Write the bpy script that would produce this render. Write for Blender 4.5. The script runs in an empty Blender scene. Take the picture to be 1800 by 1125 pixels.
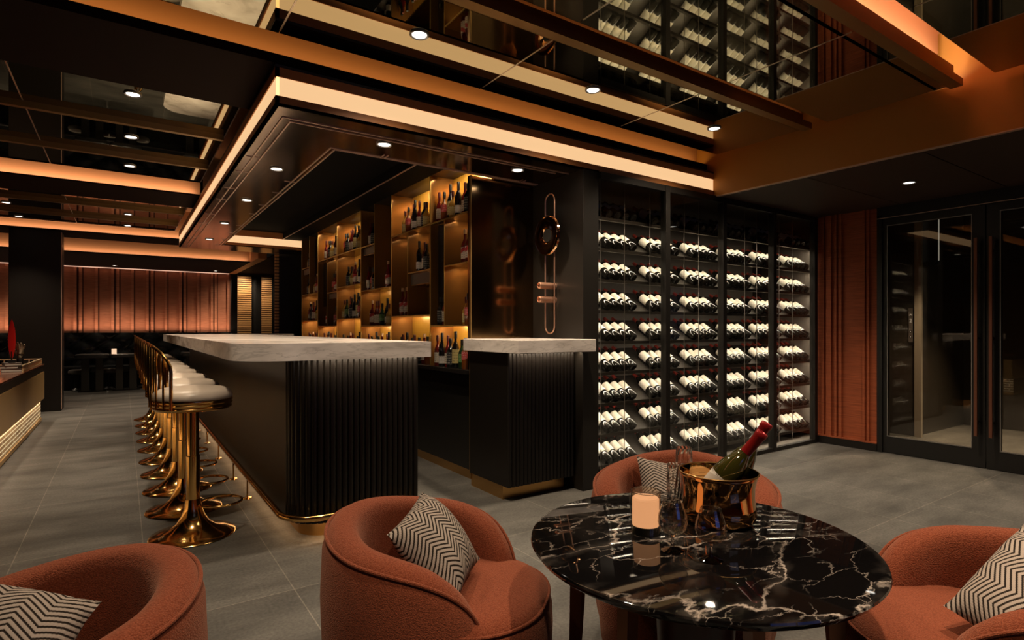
import bpy, bmesh, math, random
from mathutils import Vector, Matrix
S = bpy.context.scene
C = S.collection
PI = math.pi
R_ = math.radians
random.seed(7)

# ------------------------------------------------------------------ camera, world, exposure
EYE = 1.20
YAW = 34.33                                   # the room's long axis is +Y; the camera looks 34 degrees to its right
cd = bpy.data.cameras.new('camera'); cam = bpy.data.objects.new('camera', cd); C.objects.link(cam)
cd.sensor_width = 36.0; cd.lens = 20.0
cd.shift_y = (578.0 - 562.5) / 1800.0
cam.location = (0, 0, EYE); cam.rotation_euler = (PI / 2, 0, -R_(YAW))
cd.clip_start = 0.02
S.camera = cam
w = bpy.data.worlds.new('world'); S.world = w; w.use_nodes = True
w.node_tree.nodes['Background'].inputs[0].default_value = (0.9, 0.75, 0.6, 1)
w.node_tree.nodes['Background'].inputs[1].default_value = 0.004
S.view_settings.view_transform = 'Standard'; S.view_settings.look = 'None'
S.view_settings.gamma = 1.0; S.view_settings.use_curve_mapping = False
S.view_settings.exposure = 0.12
cy = S.cycles
cy.use_denoising = True
try: cy.denoiser = 'OPENIMAGEDENOISE'
except Exception: pass
cy.max_bounces = 8; cy.diffuse_bounces = 3; cy.glossy_bounces = 5; cy.transmission_bounces = 8; cy.transparent_max_bounces = 10
cy.sample_clamp_indirect = 4.0; cy.caustics_reflective = False; cy.caustics_refractive = False
try: cy.use_light_tree = True
except Exception: pass

# light levels (tuned against the photograph)
E_SPOT = 112.0      # recessed downlights
E_CAN = 85.0       # downlights in the canopy over the bar
WARM = (1.0, 0.78, 0.55)
NEUT = (1.0, 0.80, 0.58)
AMB = (1.0, 0.60, 0.30)

FW = Vector((math.sin(R_(YAW)), math.cos(R_(YAW)), 0)); RT = Vector((math.cos(R_(YAW)), -math.sin(R_(YAW)), 0))
def V(r, d, z): return FW * d + RT * r + Vector((0, 0, z))

# ------------------------------------------------------------------ mesh helpers
def box(bm, x0, x1, y0, y1, z0, z1):
    vs = [bm.verts.new(p) for p in ((x0,y0,z0),(x1,y0,z0),(x1,y1,z0),(x0,y1,z0),(x0,y0,z1),(x1,y0,z1),(x1,y1,z1),(x0,y1,z1))]
    for f in ((3,2,1,0),(4,5,6,7),(0,1,5,4),(1,2,6,5),(2,3,7,6),(3,0,4,7)): bm.faces.new([vs[i] for i in f])
    return vs
def prism(bm, poly, z0, z1):
    a = [bm.verts.new((x, y, z0)) for x, y in poly]; b = [bm.verts.new((x, y, z1)) for x, y in poly]
    n = len(poly)
    bm.faces.new(a[::-1]); bm.faces.new(b)
    for i in range(n): bm.faces.new((a[i], a[(i+1) % n], b[(i+1) % n], b[i]))
def lathe(bm, prof, seg=32, c=(0,0,0), M=None):
    rings = []
    for r, z in prof:
        if r < 1e-6: ring = [bm.verts.new((c[0], c[1], c[2]+z))]
        else: ring = [bm.verts.new((c[0]+r*math.cos(2*PI*k/seg), c[1]+r*math.sin(2*PI*k/seg), c[2]+z)) for k in range(seg)]
        rings.append(ring)
    for a, b in zip(rings, rings[1:]):
        for k in range(seg):
            k2 = (k+1) % seg
            if len(a) == 1 and len(b) == 1: continue
            if len(a) == 1: bm.faces.new((a[0], b[k2], b[k]))
            elif len(b) == 1: bm.faces.new((a[k], a[k2], b[0]))
            else: bm.faces.new((a[k], a[k2], b[k2], b[k]))
    if M is not None: bmesh.ops.transform(bm, matrix=M, verts=[v for r in rings for v in r])
    return rings
def tube(bm, pts, r, seg=10, closed=False, caps=True):
    pts = [Vector(p) for p in pts]; n = len(pts)
    rr = r if isinstance(r, (list, tuple)) else [r]*n
    rings = []; N = None
    for i, p in enumerate(pts):
        if closed: T = (pts[(i+1) % n] - pts[i-1])
        else: T = pts[min(i+1, n-1)] - pts[max(i-1, 0)]
        if T.length < 1e-9: T = Vector((0,0,1))
        T.normalize()
        if N is None:
            N = T.orthogonal().normalized()
        else:
            N = N - T*N.dot(T)
            N = N.normalized() if N.length > 1e-6 else T.orthogonal().normalized()
        B = T.cross(N)
        rings.append([bm.verts.new(p + (N*math.cos(2*PI*k/seg) + B*math.sin(2*PI*k/seg))*rr[i]) for k in range(seg)])
    m = n if closed else n-1
    for i in range(m):
        a, b = rings[i], rings[(i+1) % n]
        off = 0
        if closed and i == n-1:
            off = min(range(seg), key=lambda o: (a[0].co - b[o].co).length)
        for k in range(seg): bm.faces.new((a[k], a[(k+1) % seg], b[(k+1+off) % seg], b[(k+off) % seg]))
    if caps and not closed:
        bm.faces.new(rings[0][::-1]); bm.faces.new(rings[-1])
def arc(cx, cy_, r, a0, a1, n, z=None):
    out = []
    for i in range(n+1):
        a = a0 + (a1-a0)*i/n
        p = (cx + r*math.cos(a), cy_ + r*math.sin(a))
        out.append(p if z is None else (p[0], p[1], z))
    return out
def obj(name, bm, mat, parent=None, smooth=False, bevel=0, loc=None, ang=35):
    bmesh.ops.recalc_face_normals(bm, faces=bm.faces)
    me = bpy.data.meshes.new(name); bm.to_mesh(me); bm.free()
    o = bpy.data.objects.new(name, me); C.objects.link(o)
    if mat is not None: me.materials.append(mat)
    if smooth:
        me.polygons.foreach_set('use_smooth', [True]*len(me.polygons))
        try: me.set_sharp_from_angle(angle=R_(ang))
        except Exception: pass
    if bevel:
        m = o.modifiers.new('bevel', 'BEVEL'); m.width = bevel; m.segments = 2; m.limit_method = 'ANGLE'; m.angle_limit = R_(40)
    if parent is not None: o.parent = parent
    if loc is not None: o.location = loc
    return o
def NB(): return bmesh.new()
def boxobj(name, dims, mat, parent=None, bevel=0):
    bm = NB(); box(bm, *dims); return obj(name, bm, mat, parent, bevel=bevel)
def tag(o, label, cat, group=None, kind=None):
    if label: o['label'] = label
    if cat: o['category'] = cat
    if group: o['group'] = group
    if kind: o['kind'] = kind
    return o
def thing(name, label, cat, loc=(0,0,0), rotz=0, group=None):
    o = bpy.data.objects.new(name, None); C.objects.link(o); o.empty_display_size = 0.05
    o.location = loc; o.rotation_euler = (0, 0, rotz)
    return tag(o, label, cat, group)
def struct(o): o['kind'] = 'structure'; return o
def dup(root, loc, rot, label, group=None):
    r = root.copy(); C.objects.link(r); r.location = loc
    r.rotation_euler = rot
    r['label'] = label
    if group: r['group'] = group
    for ch in list(root.children):
        c = ch.copy(); C.objects.link(c); c.parent = r
        for g in ch.children:
            d = g.copy(); C.objects.link(d); d.parent = c
    return r
def area(name, loc, rot, sx, sy, e, col, parent=None):
    l = bpy.data.lights.new(name, 'AREA'); l.shape = 'RECTANGLE'; l.size = sx; l.size_y = sy; l.energy = e; l.color = col
    o = bpy.data.objects.new(name, l); C.objects.link(o); o.location = loc; o.rotation_euler = rot
    if parent: o.parent = parent
    return o
def spot(name, loc, e, col, size=80, blend=0.9, rad=0.03, parent=None, rot=(0,0,0)):
    l = bpy.data.lights.new(name, 'SPOT'); l.energy = e; l.color = col; l.spot_size = R_(size); l.spot_blend = blend; l.shadow_soft_size = rad
    o = bpy.data.objects.new(name, l); C.objects.link(o); o.location = loc; o.rotation_euler = rot
    if parent: o.parent = parent
    return o

# ------------------------------------------------------------------ materials
def new_mat(name):
    m = bpy.data.materials.new(name); m.use_nodes = True
    nt = m.node_tree; return m, nt, nt.nodes, nt.links, nt.nodes['Principled BSDF']
def pset(b, **k):
    for a, v in k.items():
        a = a.replace('_', ' ')
        if a in b.inputs: b.inputs[a].default_value = v
def rgb(c): return (c[0], c[1], c[2], 1)
def M(name, col, rough=0.5, metal=0.0, spec=0.5, coat=0.0, emit=None, es=0.0, noise=0.0, nscale=30.0, stretch=(1,1,1), bump=0.0, aniso=0.0):
    m, nt, N, L, b = new_mat(name)
    pset(b, Base_Color=rgb(col), Roughness=rough, Metallic=metal, Specular_IOR_Level=spec, Coat_Weight=coat)
    if emit: pset(b, Emission_Color=rgb(emit), Emission_Strength=es)
    if noise or bump:
        tc = N.new('ShaderNodeTexCoord'); mp = N.new('ShaderNodeMapping'); mp.inputs['Scale'].default_value = stretch
        nz = N.new('ShaderNodeTexNoise'); nz.inputs['Scale'].default_value = nscale; nz.inputs['Detail'].default_value = 3
        L.new(tc.outputs['Object'], mp.inputs[0]); L.new(mp.outputs[0], nz.inputs['Vector'])
        if noise:
            rp = N.new('ShaderNodeValToRGB')
            rp.color_ramp.elements[0].position = 0.3; rp.color_ramp.elements[1].position = 0.7
            rp.color_ramp.elements[0].color = rgb([c*(1-noise) for c in col]); rp.color_ramp.elements[1].color = rgb([min(1, c*(1+noise)) for c in col])
            L.new(nz.outputs['Fac'], rp.inputs[0]); L.new(rp.outputs[0], b.inputs['Base Color'])
        if bump:
            bp = N.new('ShaderNodeBump'); bp.inputs['Strength'].default_value = bump; bp.inputs['Distance'].default_value = 0.004
            L.new(nz.outputs['Fac'], bp.inputs['Height']); L.new(bp.outputs[0], b.inputs['Normal'])
    return m
def math_node(N, L, op, a, b=None, c=None):
    n = N.new('ShaderNodeMath'); n.operation = op
    for i, v in enumerate((a, b, c)):
        if v is None: continue
        if isinstance(v, (int, float)): n.inputs[i].default_value = v
        else: L.new(v, n.inputs[i])
    return n.outputs[0]

def mat_floor():
    m, nt, N, L, b = new_mat('stone_tile')
    tc = N.new('ShaderNodeTexCoord')
    mp = N.new('ShaderNodeMapping'); mp.inputs['Location'].default_value = (-0.09, -0.4885, 0)
    L.new(tc.outputs['Object'], mp.inputs[0])
    br = N.new('ShaderNodeTexBrick'); br.offset = 0.0; br.squash = 1.0
    br.inputs['Scale'].default_value = 1.0; br.inputs['Mortar Size'].default_value = 0.003; br.inputs['Mortar Smooth'].default_value = 0.3
    br.inputs['Brick Width'].default_value = 0.5605; br.inputs['Row Height'].default_value = 1.121; br.inputs['Bias'].default_value = 0.0
    br.inputs['Color1'].default_value = (0.82, 0.82, 0.82, 1); br.inputs['Color2'].default_value = (1.1, 1.1, 1.1, 1); br.inputs['Mortar'].default_value = (1.75, 1.7, 1.6, 1)
    L.new(mp.outputs[0], br.inputs['Vector'])
    m2 = N.new('ShaderNodeMapping'); m2.inputs['Scale'].default_value = (0.9, 2.6, 1); m2.inputs['Rotation'].default_value = (0, 0, 0.25)
    L.new(tc.outputs['Object'], m2.inputs[0])
    n1 = N.new('ShaderNodeTexNoise'); n1.inputs['Scale'].default_value = 1.6; n1.inputs['Detail'].default_value = 6; n1.inputs['Roughness'].default_value = 0.62
    L.new(m2.outputs[0], n1.inputs['Vector'])
    n2 = N.new('ShaderNodeTexNoise'); n2.inputs['Scale'].default_value = 75; n2.inputs['Detail'].default_value = 5
    L.new(tc.outputs['Object'], n2.inputs['Vector'])
    rp = N.new('ShaderNodeValToRGB'); e = rp.color_ramp.elements
    e[0].position = 0.28; e[0].color = (0.046, 0.043, 0.038, 1); e[1].position = 0.72; e[1].color = (0.142, 0.132, 0.116, 1)
    L.new(n1.outputs['Fac'], rp.inputs[0])
    mx = N.new('ShaderNodeMix'); mx.data_type = 'RGBA'; mx.blend_type = 'MULTIPLY'; mx.inputs['Factor'].default_value = 1
    L.new(rp.outputs[0], mx.inputs['A']); L.new(br.outputs['Color'], mx.inputs['B'])
    mx2 = N.new('ShaderNodeMix'); mx2.data_type = 'RGBA'; mx2.blend_type = 'OVERLAY'; mx2.inputs['Factor'].default_value = 0.6
    L.new(mx.outputs['Result'], mx2.inputs['A']); L.new(n2.outputs['Fac'], mx2.inputs['B'])
    L.new(mx2.outputs['Result'], b.inputs['Base Color'])
    pset(b, Roughness=0.62, Specular_IOR_Level=0.35)
    bp = N.new('ShaderNodeBump'); bp.inputs['Strength'].default_value = 0.12; bp.inputs['Distance'].default_value = 0.002
    L.new(n2.outputs['Fac'], bp.inputs['Height']); L.new(bp.outputs[0], b.inputs['Normal'])
    return m
def vein_layer(N, L, vec, scale, dist, width, detail=5, lac=2.2):
    n = N.new('ShaderNodeTexNoise'); n.inputs['Scale'].default_value = scale; n.inputs['Detail'].default_value = detail; n.inputs['Distortion'].default_value = dist
    n.inputs['Roughness'].default_value = 0.55
    L.new(vec, n.inputs['Vector'])
    a = math_node(N, L, 'SUBTRACT', n.outputs['Fac'], 0.5); a = math_node(N, L, 'ABSOLUTE', a)
    a = math_node(N, L, 'DIVIDE', a, width); a = math_node(N, L, 'SUBTRACT', 1.0, a)
    return math_node(N, L, 'MAXIMUM', a, 0.0)
def mat_black_marble():
    m, nt, N, L, b = new_mat('black_marble')
    tc = N.new('ShaderNodeTexCoord'); mp = N.new('ShaderNodeMapping')
    mp.inputs['Rotation'].default_value = (0, 0, 0.9); mp.inputs['Scale'].default_value = (1.0, 1.9, 1); mp.inputs['Location'].default_value = (0.37, 0.2, 0.3)
    L.new(tc.outputs['Object'], mp.inputs[0])
    def cracks(scale, warp, wscale, width, seed):
        n0 = N.new('ShaderNodeTexNoise'); n0.inputs['Scale'].default_value = wscale; n0.inputs['Detail'].default_value = 6; n0.inputs['Roughness'].default_value = 0.6
        L.new(mp.outputs[0], n0.inputs['Vector'])
        vm = N.new('ShaderNodeVectorMath'); vm.operation = 'MULTIPLY_ADD'; vm.inputs[1].default_value = (warp, warp, warp)
        L.new(n0.outputs['Color'], vm.inputs[0]); L.new(mp.outputs[0], vm.inputs[2])
        vo = N.new('ShaderNodeTexVoronoi'); vo.feature = 'DISTANCE_TO_EDGE'; vo.inputs['Scale'].default_value = scale
        ad = N.new('ShaderNodeVectorMath'); ad.operation = 'ADD'; ad.inputs[1].default_value = (seed, seed*1.7, seed*0.3)
        L.new(vm.outputs[0], ad.inputs[0]); L.new(ad.outputs[0], vo.inputs['Vector'])
        a = math_node(N, L, 'SUBTRACT', 1.0, math_node(N, L, 'DIVIDE', vo.outputs['Distance'], width))
        return math_node(N, L, 'MAXIMUM', a, 0.0)
    def mask(scale, thr, gain, off):
        nz = N.new('ShaderNodeTexNoise'); nz.inputs['Scale'].default_value = scale; nz.inputs['Detail'].default_value = 4
        ad = N.new('ShaderNodeVectorMath'); ad.operation = 'ADD'; ad.inputs[1].default_value = (off, off, off)
        L.new(mp.outputs[0], ad.inputs[0]); L.new(ad.outputs[0], nz.inputs['Vector'])
        k = math_node(N, L, 'MULTIPLY', math_node(N, L, 'SUBTRACT', nz.outputs['Fac'], thr), gain)
        return math_node(N, L, 'MINIMUM', math_node(N, L, 'MAXIMUM', k, 0.0), 1.0)
    v1 = math_node(N, L, 'MULTIPLY', math_node(N, L, 'POWER', cracks(2.3, 0.30, 3.5, 0.022, 0.4), 1.3), mask(2.4, 0.42, 6.0, 3.1))
    v2 = math_node(N, L, 'MULTIPLY', cracks(5.5, 0.22, 7.0, 0.018, 5.2), math_node(N, L, 'MULTIPLY', mask(3.2, 0.44, 5.0, 8.8), 0.55))
    fog = math_node(N, L, 'MULTIPLY', cracks(2.3, 0.30, 3.5, 0.13, 0.4), math_node(N, L, 'MULTIPLY', mask(9.0, 0.45, 4.0, 1.3), 0.07))
    v = math_node(N, L, 'ADD', math_node(N, L, 'ADD', math_node(N, L, 'MULTIPLY', v1, 0.8), v2), fog)
    v = math_node(N, L, 'MINIMUM', v, 1.0)
    mx = N.new('ShaderNodeMix'); mx.data_type = 'RGBA'
    mx.inputs['A'].default_value = (0.0035, 0.003, 0.003, 1); mx.inputs['B'].default_value = (0.60, 0.50, 0.42, 1)
    L.new(v, mx.inputs['Factor']); L.new(mx.outputs['Result'], b.inputs['Base Color'])
    pset(b, Roughness=0.03, Specular_IOR_Level=0.6)
    return m
def mat_grey_marble():
    m, nt, N, L, b = new_mat('grey_marble')
    tc = N.new('ShaderNodeTexCoord'); mp = N.new('ShaderNodeMapping')
    mp.inputs['Rotation'].default_value = (0.35, -0.62, 0.5); mp.inputs['Scale'].default_value = (1.0, 1.0, 4.0)
    L.new(tc.outputs['Object'], mp.inputs[0])
    n = N.new('ShaderNodeTexNoise'); n.inputs['Scale'].default_value = 3.2; n.inputs['Detail'].default_value = 7; n.inputs['Distortion'].default_value = 0.8
    L.new(mp.outputs[0], n.inputs['Vector'])
    rp = N.new('ShaderNodeValToRGB'); e = rp.color_ramp.elements
    e[0].position = 0.30; e[0].color = (0.42, 0.37, 0.325, 1); e[1].position = 0.68; e[1].color = (0.84, 0.765, 0.70, 1)
    e.new(0.48).color = (0.70, 0.63, 0.575, 1)
    L.new(n.outputs['Fac'], rp.inputs[0])
    v = vein_layer(N, L, mp.outputs[0], 2.0, 0.8, 0.012, 6)
    mx = N.new('ShaderNodeMix'); mx.data_type = 'RGBA'; mx.inputs['B'].default_value = (0.12, 0.10, 0.085, 1)
    L.new(math_node(N, L, 'MULTIPLY', v, 0.28), mx.inputs['Factor']); L.new(rp.outputs[0], mx.inputs['A']); L.new(mx.outputs['Result'], b.inputs['Base Color'])
    pset(b, Roughness=0.22)
    return m
def mat_fabric(name, c0, c1, s=260.0, bump=0.7):
    m, nt, N, L, b = new_mat(name)
    tc = N.new('ShaderNodeTexCoord')
    vo = N.new('ShaderNodeTexVoronoi'); vo.inputs['Scale'].default_value = s; L.new(tc.outputs['Object'], vo.inputs['Vector'])
    nz = N.new('ShaderNodeTexNoise'); nz.inputs['Scale'].default_value = s*0.8; L.new(tc.outputs['Object'], nz.inputs['Vector'])
    ad = math_node(N, L, 'ADD', math_node(N, L, 'MULTIPLY', vo.outputs['Distance'], 0.8), math_node(N, L, 'MULTIPLY', nz.outputs['Fac'], 0.4))
    rp = N.new('ShaderNodeValToRGB'); e = rp.color_ramp.elements
    e[0].position = 0.25; e[0].color = rgb(c1); e[1].position = 0.85; e[1].color = rgb(c0)
    L.new(ad, rp.inputs[0]); L.new(rp.outputs[0], b.inputs['Base Color'])
    bp = N.new('ShaderNodeBump'); bp.inputs['Strength'].default_value = bump; bp.inputs['Distance'].default_value = 0.003; bp.invert = True
    L.new(ad, bp.inputs['Height']); L.new(bp.outputs[0], b.inputs['Normal'])
    pset(b, Roughness=0.9, Specular_IOR_Level=0.15, Sheen_Weight=0.25, Sheen_Roughness=0.5)
    if 'Sheen Tint' in b.inputs: b.inputs['Sheen Tint'].default_value = (1, 0.6, 0.42, 1)
    return m
def mat_herringbone():
    m, nt, N, L, b = new_mat('herringbone_knit')
    uv = N.new('ShaderNodeTexCoord'); sp = N.new('ShaderNodeSeparateXYZ'); L.new(uv.outputs['UV'], sp.inputs[0])
    z = math_node(N, L, 'PINGPONG', math_node(N, L, 'MULTIPLY', sp.outputs[0], 7.0), 1.0)
    t = math_node(N, L, 'ADD', math_node(N, L, 'MULTIPLY', sp.outputs[1], 19.0), math_node(N, L, 'MULTIPLY', z, 2.2))
    f = math_node(N, L, 'FRACT', t)
    d = math_node(N, L, 'ABSOLUTE', math_node(N, L, 'SUBTRACT', f, 0.5))
    yarn = math_node(N, L, 'FRACT', math_node(N, L, 'ADD', math_node(N, L, 'MULTIPLY', sp.outputs[0], 70.0), math_node(N, L, 'MULTIPLY', sp.outputs[1], 8.0)))
    yarn = math_node(N, L, 'ABSOLUTE', math_node(N, L, 'SUBTRACT', yarn, 0.5))
    k = math_node(N, L, 'ADD', d, math_node(N, L, 'MULTIPLY', yarn, 0.10))
    rp = N.new('ShaderNodeValToRGB'); e = rp.color_ramp.elements
    e[0].position = 0.17; e[0].color = (0.022, 0.016, 0.012, 1); e[1].position = 0.27; e[1].color = (0.37, 0.305, 0.255, 1)
    L.new(k, rp.inputs[0]); L.new(rp.outputs[0], b.inputs['Base Color'])
    h = math_node(N, L, 'ADD', math_node(N, L, 'MINIMUM', d, 0.3), math_node(N, L, 'MULTIPLY', yarn, -0.25))
    bp = N.new('ShaderNodeBump'); bp.inputs['Strength'].default_value = 0.6; bp.inputs['Distance'].default_value = 0.005
    L.new(h, bp.inputs['Height']); L.new(bp.outputs[0], b.inputs['Normal'])
    pset(b, Roughness=0.95, Specular_IOR_Level=0.1)
    return m
def mat_wallcloth(name, c):
    m, nt, N, L, b = new_mat(name)
    tc = N.new('ShaderNodeTexCoord'); mp = N.new('ShaderNodeMapping'); mp.inputs['Scale'].default_value = (0.35, 0.35, 7)
    L.new(tc.outputs['Object'], mp.inputs[0])
    nz = N.new('ShaderNodeTexNoise'); nz.inputs['Scale'].default_value = 14; nz.inputs['Detail'].default_value = 4; L.new(mp.outputs[0], nz.inputs['Vector'])
    rp = N.new('ShaderNodeValToRGB'); e = rp.color_ramp.elements
    e[0].position = 0.3; e[0].color = rgb([x*0.72 for x in c]); e[1].position = 0.7; e[1].color = rgb([x*1.2 for x in c])
    L.new(nz.outputs['Fac'], rp.inputs[0]); L.new(rp.outputs[0], b.inputs['Base Color'])
    bp = N.new('ShaderNodeBump'); bp.inputs['Strength'].default_value = 0.35; bp.inputs['Distance'].default_value = 0.004
    L.new(nz.outputs['Fac'], bp.inputs['Height']); L.new(bp.outputs[0], b.inputs['Normal'])
    pset(b, Roughness=0.65, Specular_IOR_Level=0.3)
    return m
def mat_pane(name, tint=(0.93, 0.92, 0.88), ior=1.45, refl=1.0):
    m, nt, N, L, b = new_mat(name); N.remove(b)
    tr = N.new('ShaderNodeBsdfTransparent'); tr.inputs[0].default_value = rgb(tint)
    gl = N.new('ShaderNodeBsdfGlossy'); gl.inputs['Roughness'].default_value = 0.01; gl.inputs[0].default_value = (1, 1, 1, 1)
    lw = N.new('ShaderNodeLayerWeight'); lw.inputs[0].default_value = 0.5
    f0 = ((ior-1)/(ior+1))**2
    fr = math_node(N, L, 'MULTIPLY_ADD', math_node(N, L, 'POWER', lw.outputs['Facing'], 5.0), (1-f0)*refl, f0*refl)
    mx = N.new('ShaderNodeMixShader'); L.new(fr, mx.inputs[0])
    L.new(tr.outputs[0], mx.inputs[1]); L.new(gl.outputs[0], mx.inputs[2])
    L.new(mx.outputs[0], N['Material Output'].inputs[0]); return m
def mat_glass(name, col=(1, 1, 1), rough=0.0, ior=1.45):
    m, nt, N, L, b = new_mat(name)
    pset(b, Base_Color=rgb(col), Roughness=rough, Transmission_Weight=1.0, IOR=ior); return m
def mat_label(name, paper, ink, band=None):
    """a bottle label: paper with a few rows of small dark print and, on some, a coloured band"""
    m, nt, N, L, b = new_mat(name)
    tc = N.new('ShaderNodeTexCoord'); sp = N.new('ShaderNodeSeparateXYZ'); L.new(tc.outputs['Generated'], sp.inputs[0])
    row = math_node(N, L, 'FRACT', math_node(N, L, 'MULTIPLY', sp.outputs[2], 5.0))
    r1 = math_node(N, L, 'GREATER_THAN', row, 0.62)
    nz = N.new('ShaderNodeTexNoise'); nz.inputs['Scale'].default_value = 20; nz.inputs['Detail'].default_value = 0
    mp = N.new('ShaderNodeMapping'); mp.inputs['Scale'].default_value = (1, 1, 0.25); L.new(tc.outputs['Generated'], mp.inputs[0]); L.new(mp.outputs[0], nz.inputs['Vector'])
    r2 = math_node(N, L, 'GREATER_THAN', nz.outputs['Fac'], 0.52)
    k = math_node(N, L, 'MULTIPLY', math_node(N, L, 'MULTIPLY', r1, r2), 0.75)
    mx = N.new('ShaderNodeMix'); mx.data_type = 'RGBA'; mx.inputs['A'].default_value = rgb(paper); mx.inputs['B'].default_value = rgb(ink); L.new(k, mx.inputs['Factor'])
    out = mx.outputs['Result']
    if band:
        m2 = N.new('ShaderNodeMix'); m2.data_type = 'RGBA'; m2.inputs['B'].default_value = rgb(band); L.new(out, m2.inputs['A'])
        s = math_node(N, L, 'ADD', sp.outputs[2], math_node(N, L, 'MULTIPLY', sp.outputs[1], 0.35))
        kb = math_node(N, L, 'MULTIPLY', math_node(N, L, 'GREATER_THAN', s, 0.75), math_node(N, L, 'LESS_THAN', s, 1.1))
        L.new(kb, m2.inputs['Factor']); out = m2.outputs['Result']
    L.new(out, b.inputs['Base Color']); pset(b, Roughness=0.6); return m

m_floor = mat_floor()
m_bmarble = mat_black_marble()
m_gmarble = mat_grey_marble()
m_terra = mat_fabric('terracotta_boucle', (0.165, 0.036, 0.014), (0.28, 0.072, 0.032))
m_knit = mat_herringbone()
m_dark = M('dark_panel', (0.011, 0.008, 0.006), 0.42, spec=0.35)
m_black = M('black_satin', (0.008, 0.007, 0.006), 0.4)
m_void = M('matt_black', (0.003, 0.0025, 0.002), 0.8, spec=0.08)
m_flute = M('black_fluted_metal', (0.010, 0.0075, 0.0055), 0.38, 0.3)
m_soffit = M('brown_black_paint', (0.012, 0.0055, 0.0035), 0.8, spec=0.06)
m_soffit2 = M('dark_umber_paint', (0.034, 0.014, 0.008), 0.6, spec=0.25)
m_pillar = M('charcoal_panel', (0.013, 0.0105, 0.008), 0.45, spec=0.4)
m_orange = M('bronze_paint', (0.42, 0.165, 0.048), 0.6)
m_fascia = M('brown_bronze_fascia', (0.55, 0.21, 0.06), 0.5)
m_beamface = M('burnt_bronze_beam', (0.44, 0.18, 0.022), 0.5, 0.1)
m_mirror = M('tinted_mirror', (0.50, 0.47, 0.34), 0.015, 1.0)
m_goldtrim = M('antique_gold_trim', (0.34, 0.20, 0.07), 0.35, 0.8)
m_seam = M('bright_seam', (0.8, 0.7, 0.6), 0.3, 1.0)
m_canopy = M('bronze_lacquer', (0.50, 0.35, 0.25), 0.14, 1.0, noise=0.1, nscale=40, stretch=(1, 0.05, 1))
m_molding = M('canopy_molding', (0.62, 0.42, 0.32), 0.4, 0.5)
m_glow = M('light_strip_diffuser', (0.8, 0.6, 0.4), 0.5, emit=(1.0, 0.62, 0.31), es=0.84)
m_lens = M('lamp_lens', (0.9, 0.9, 0.9), 0.5, emit=(1.0, 0.93, 0.82), es=6.0)
m_ring = M('lamp_ring', (0.30, 0.28, 0.26), 0.35, 0.6)
m_brass = M('polished_brass', (0.78, 0.47, 0.16), 0.14, 1.0)
m_brass2 = M('brushed_brass', (0.62, 0.36, 0.13), 0.3, 1.0)
m_copper = M('rose_copper', (0.80, 0.45, 0.30), 0.3, 0.85)
m_bucket = M('gold_bucket_metal', (0.80, 0.44, 0.17), 0.06, 1.0)
m_cream = M('cream_leather', (0.58, 0.49, 0.40), 0.35, 0.0)
m_bleather = M('black_leather', (0.006, 0.006, 0.006), 0.25)
m_backcloth = mat_wallcloth('copper_wallcloth', (0.42, 0.16, 0.085))
m_doorcloth = mat_wallcloth('rust_wallcloth', (0.36, 0.085, 0.030))
m_amber = M('amber_metal', (0.46, 0.24, 0.026), 0.3, 0.5)
m_amber2 = M('smoked_bronze_panel', (0.30, 0.14, 0.035), 0.16, 0.55)
m_navy = M('smoked_black_glass', (0.012, 0.012, 0.016), 0.08, 0.0, spec=0.8)
m_shelf = M('gold_shelf_edge', (0.60, 0.42, 0.12), 0.35, 0.9)
m_bronzemirror = M('bronze_mirror', (0.34, 0.21, 0.10), 0.14, 1.0)
m_pane = mat_pane('clear_pane', (0.90, 0.89, 0.86))
m_doorpane = mat_pane('smoked_pane', (0.86, 0.82, 0.74), 1.5)
m_frame = M('dark_steel_frame', (0.026, 0.023, 0.020), 0.4, 0.5)
m_rackback = M('grey_rack_back', (0.16, 0.14, 0.12), 0.6)
m_rack = M('dark_rack_metal', (0.05, 0.043, 0.036), 0.45, 0.4)
m_rod = M('steel_rod', (0.35, 0.32, 0.29), 0.3, 0.9)
m_wineglass = M('dark_bottle_glass', (0.010, 0.009, 0.007), 0.08, 0.0, spec=0.6)
m_winelabel = M('cream_wine_label', (0.88, 0.82, 0.68), 0.7)
m_winecap = M('oxblood_capsule', (0.22, 0.03, 0.02), 0.35)
m_greenglass = M('olive_bottle_glass', (0.036, 0.031, 0.005), 0.05, 0.0, spec=0.8, coat=0.5)
m_redcap = M('red_foil_capsule', (0.30, 0.012, 0.012), 0.3, 0.3)
m_cut = mat_glass('cut_crystal', (0.98, 0.97, 0.95))
m_frost = M('frosted_ice', (0.7, 0.66, 0.6), 0.6)
m_candle = M('lit_candle', (0.10, 0.05, 0.025), 0.6, emit=(1.0, 0.47, 0.23), es=0.84)
m_candleglass = mat_pane('candle_glass', (0.9, 0.88, 0.82), 1.5)
m_wax = M('warm_light_cube', (0.9, 0.65, 0.45), 0.6, emit=(1.0, 0.66, 0.42), es=0.9)
m_walnut = M('walnut_table_base', (0.045, 0.014, 0.009), 0.35, noise=0.4, nscale=20, stretch=(1, 1, 0.1))
m_tleg = M('bronze_table_leg', (0.22, 0.10, 0.05), 0.3, 0.7)
m_ctop = M('copper_counter_top', (0.30, 0.10, 0.05), 0.12, 0.5, noise=0.3, nscale=6, stretch=(1, 3, 1))
m_goldpanel = M('gold_counter_panel', (0.72, 0.46, 0.19), 0.35, 0.25)
m_cane = M('gold_cane_weave', (0.70, 0.52, 0.30), 0.4, 0.4)
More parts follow.
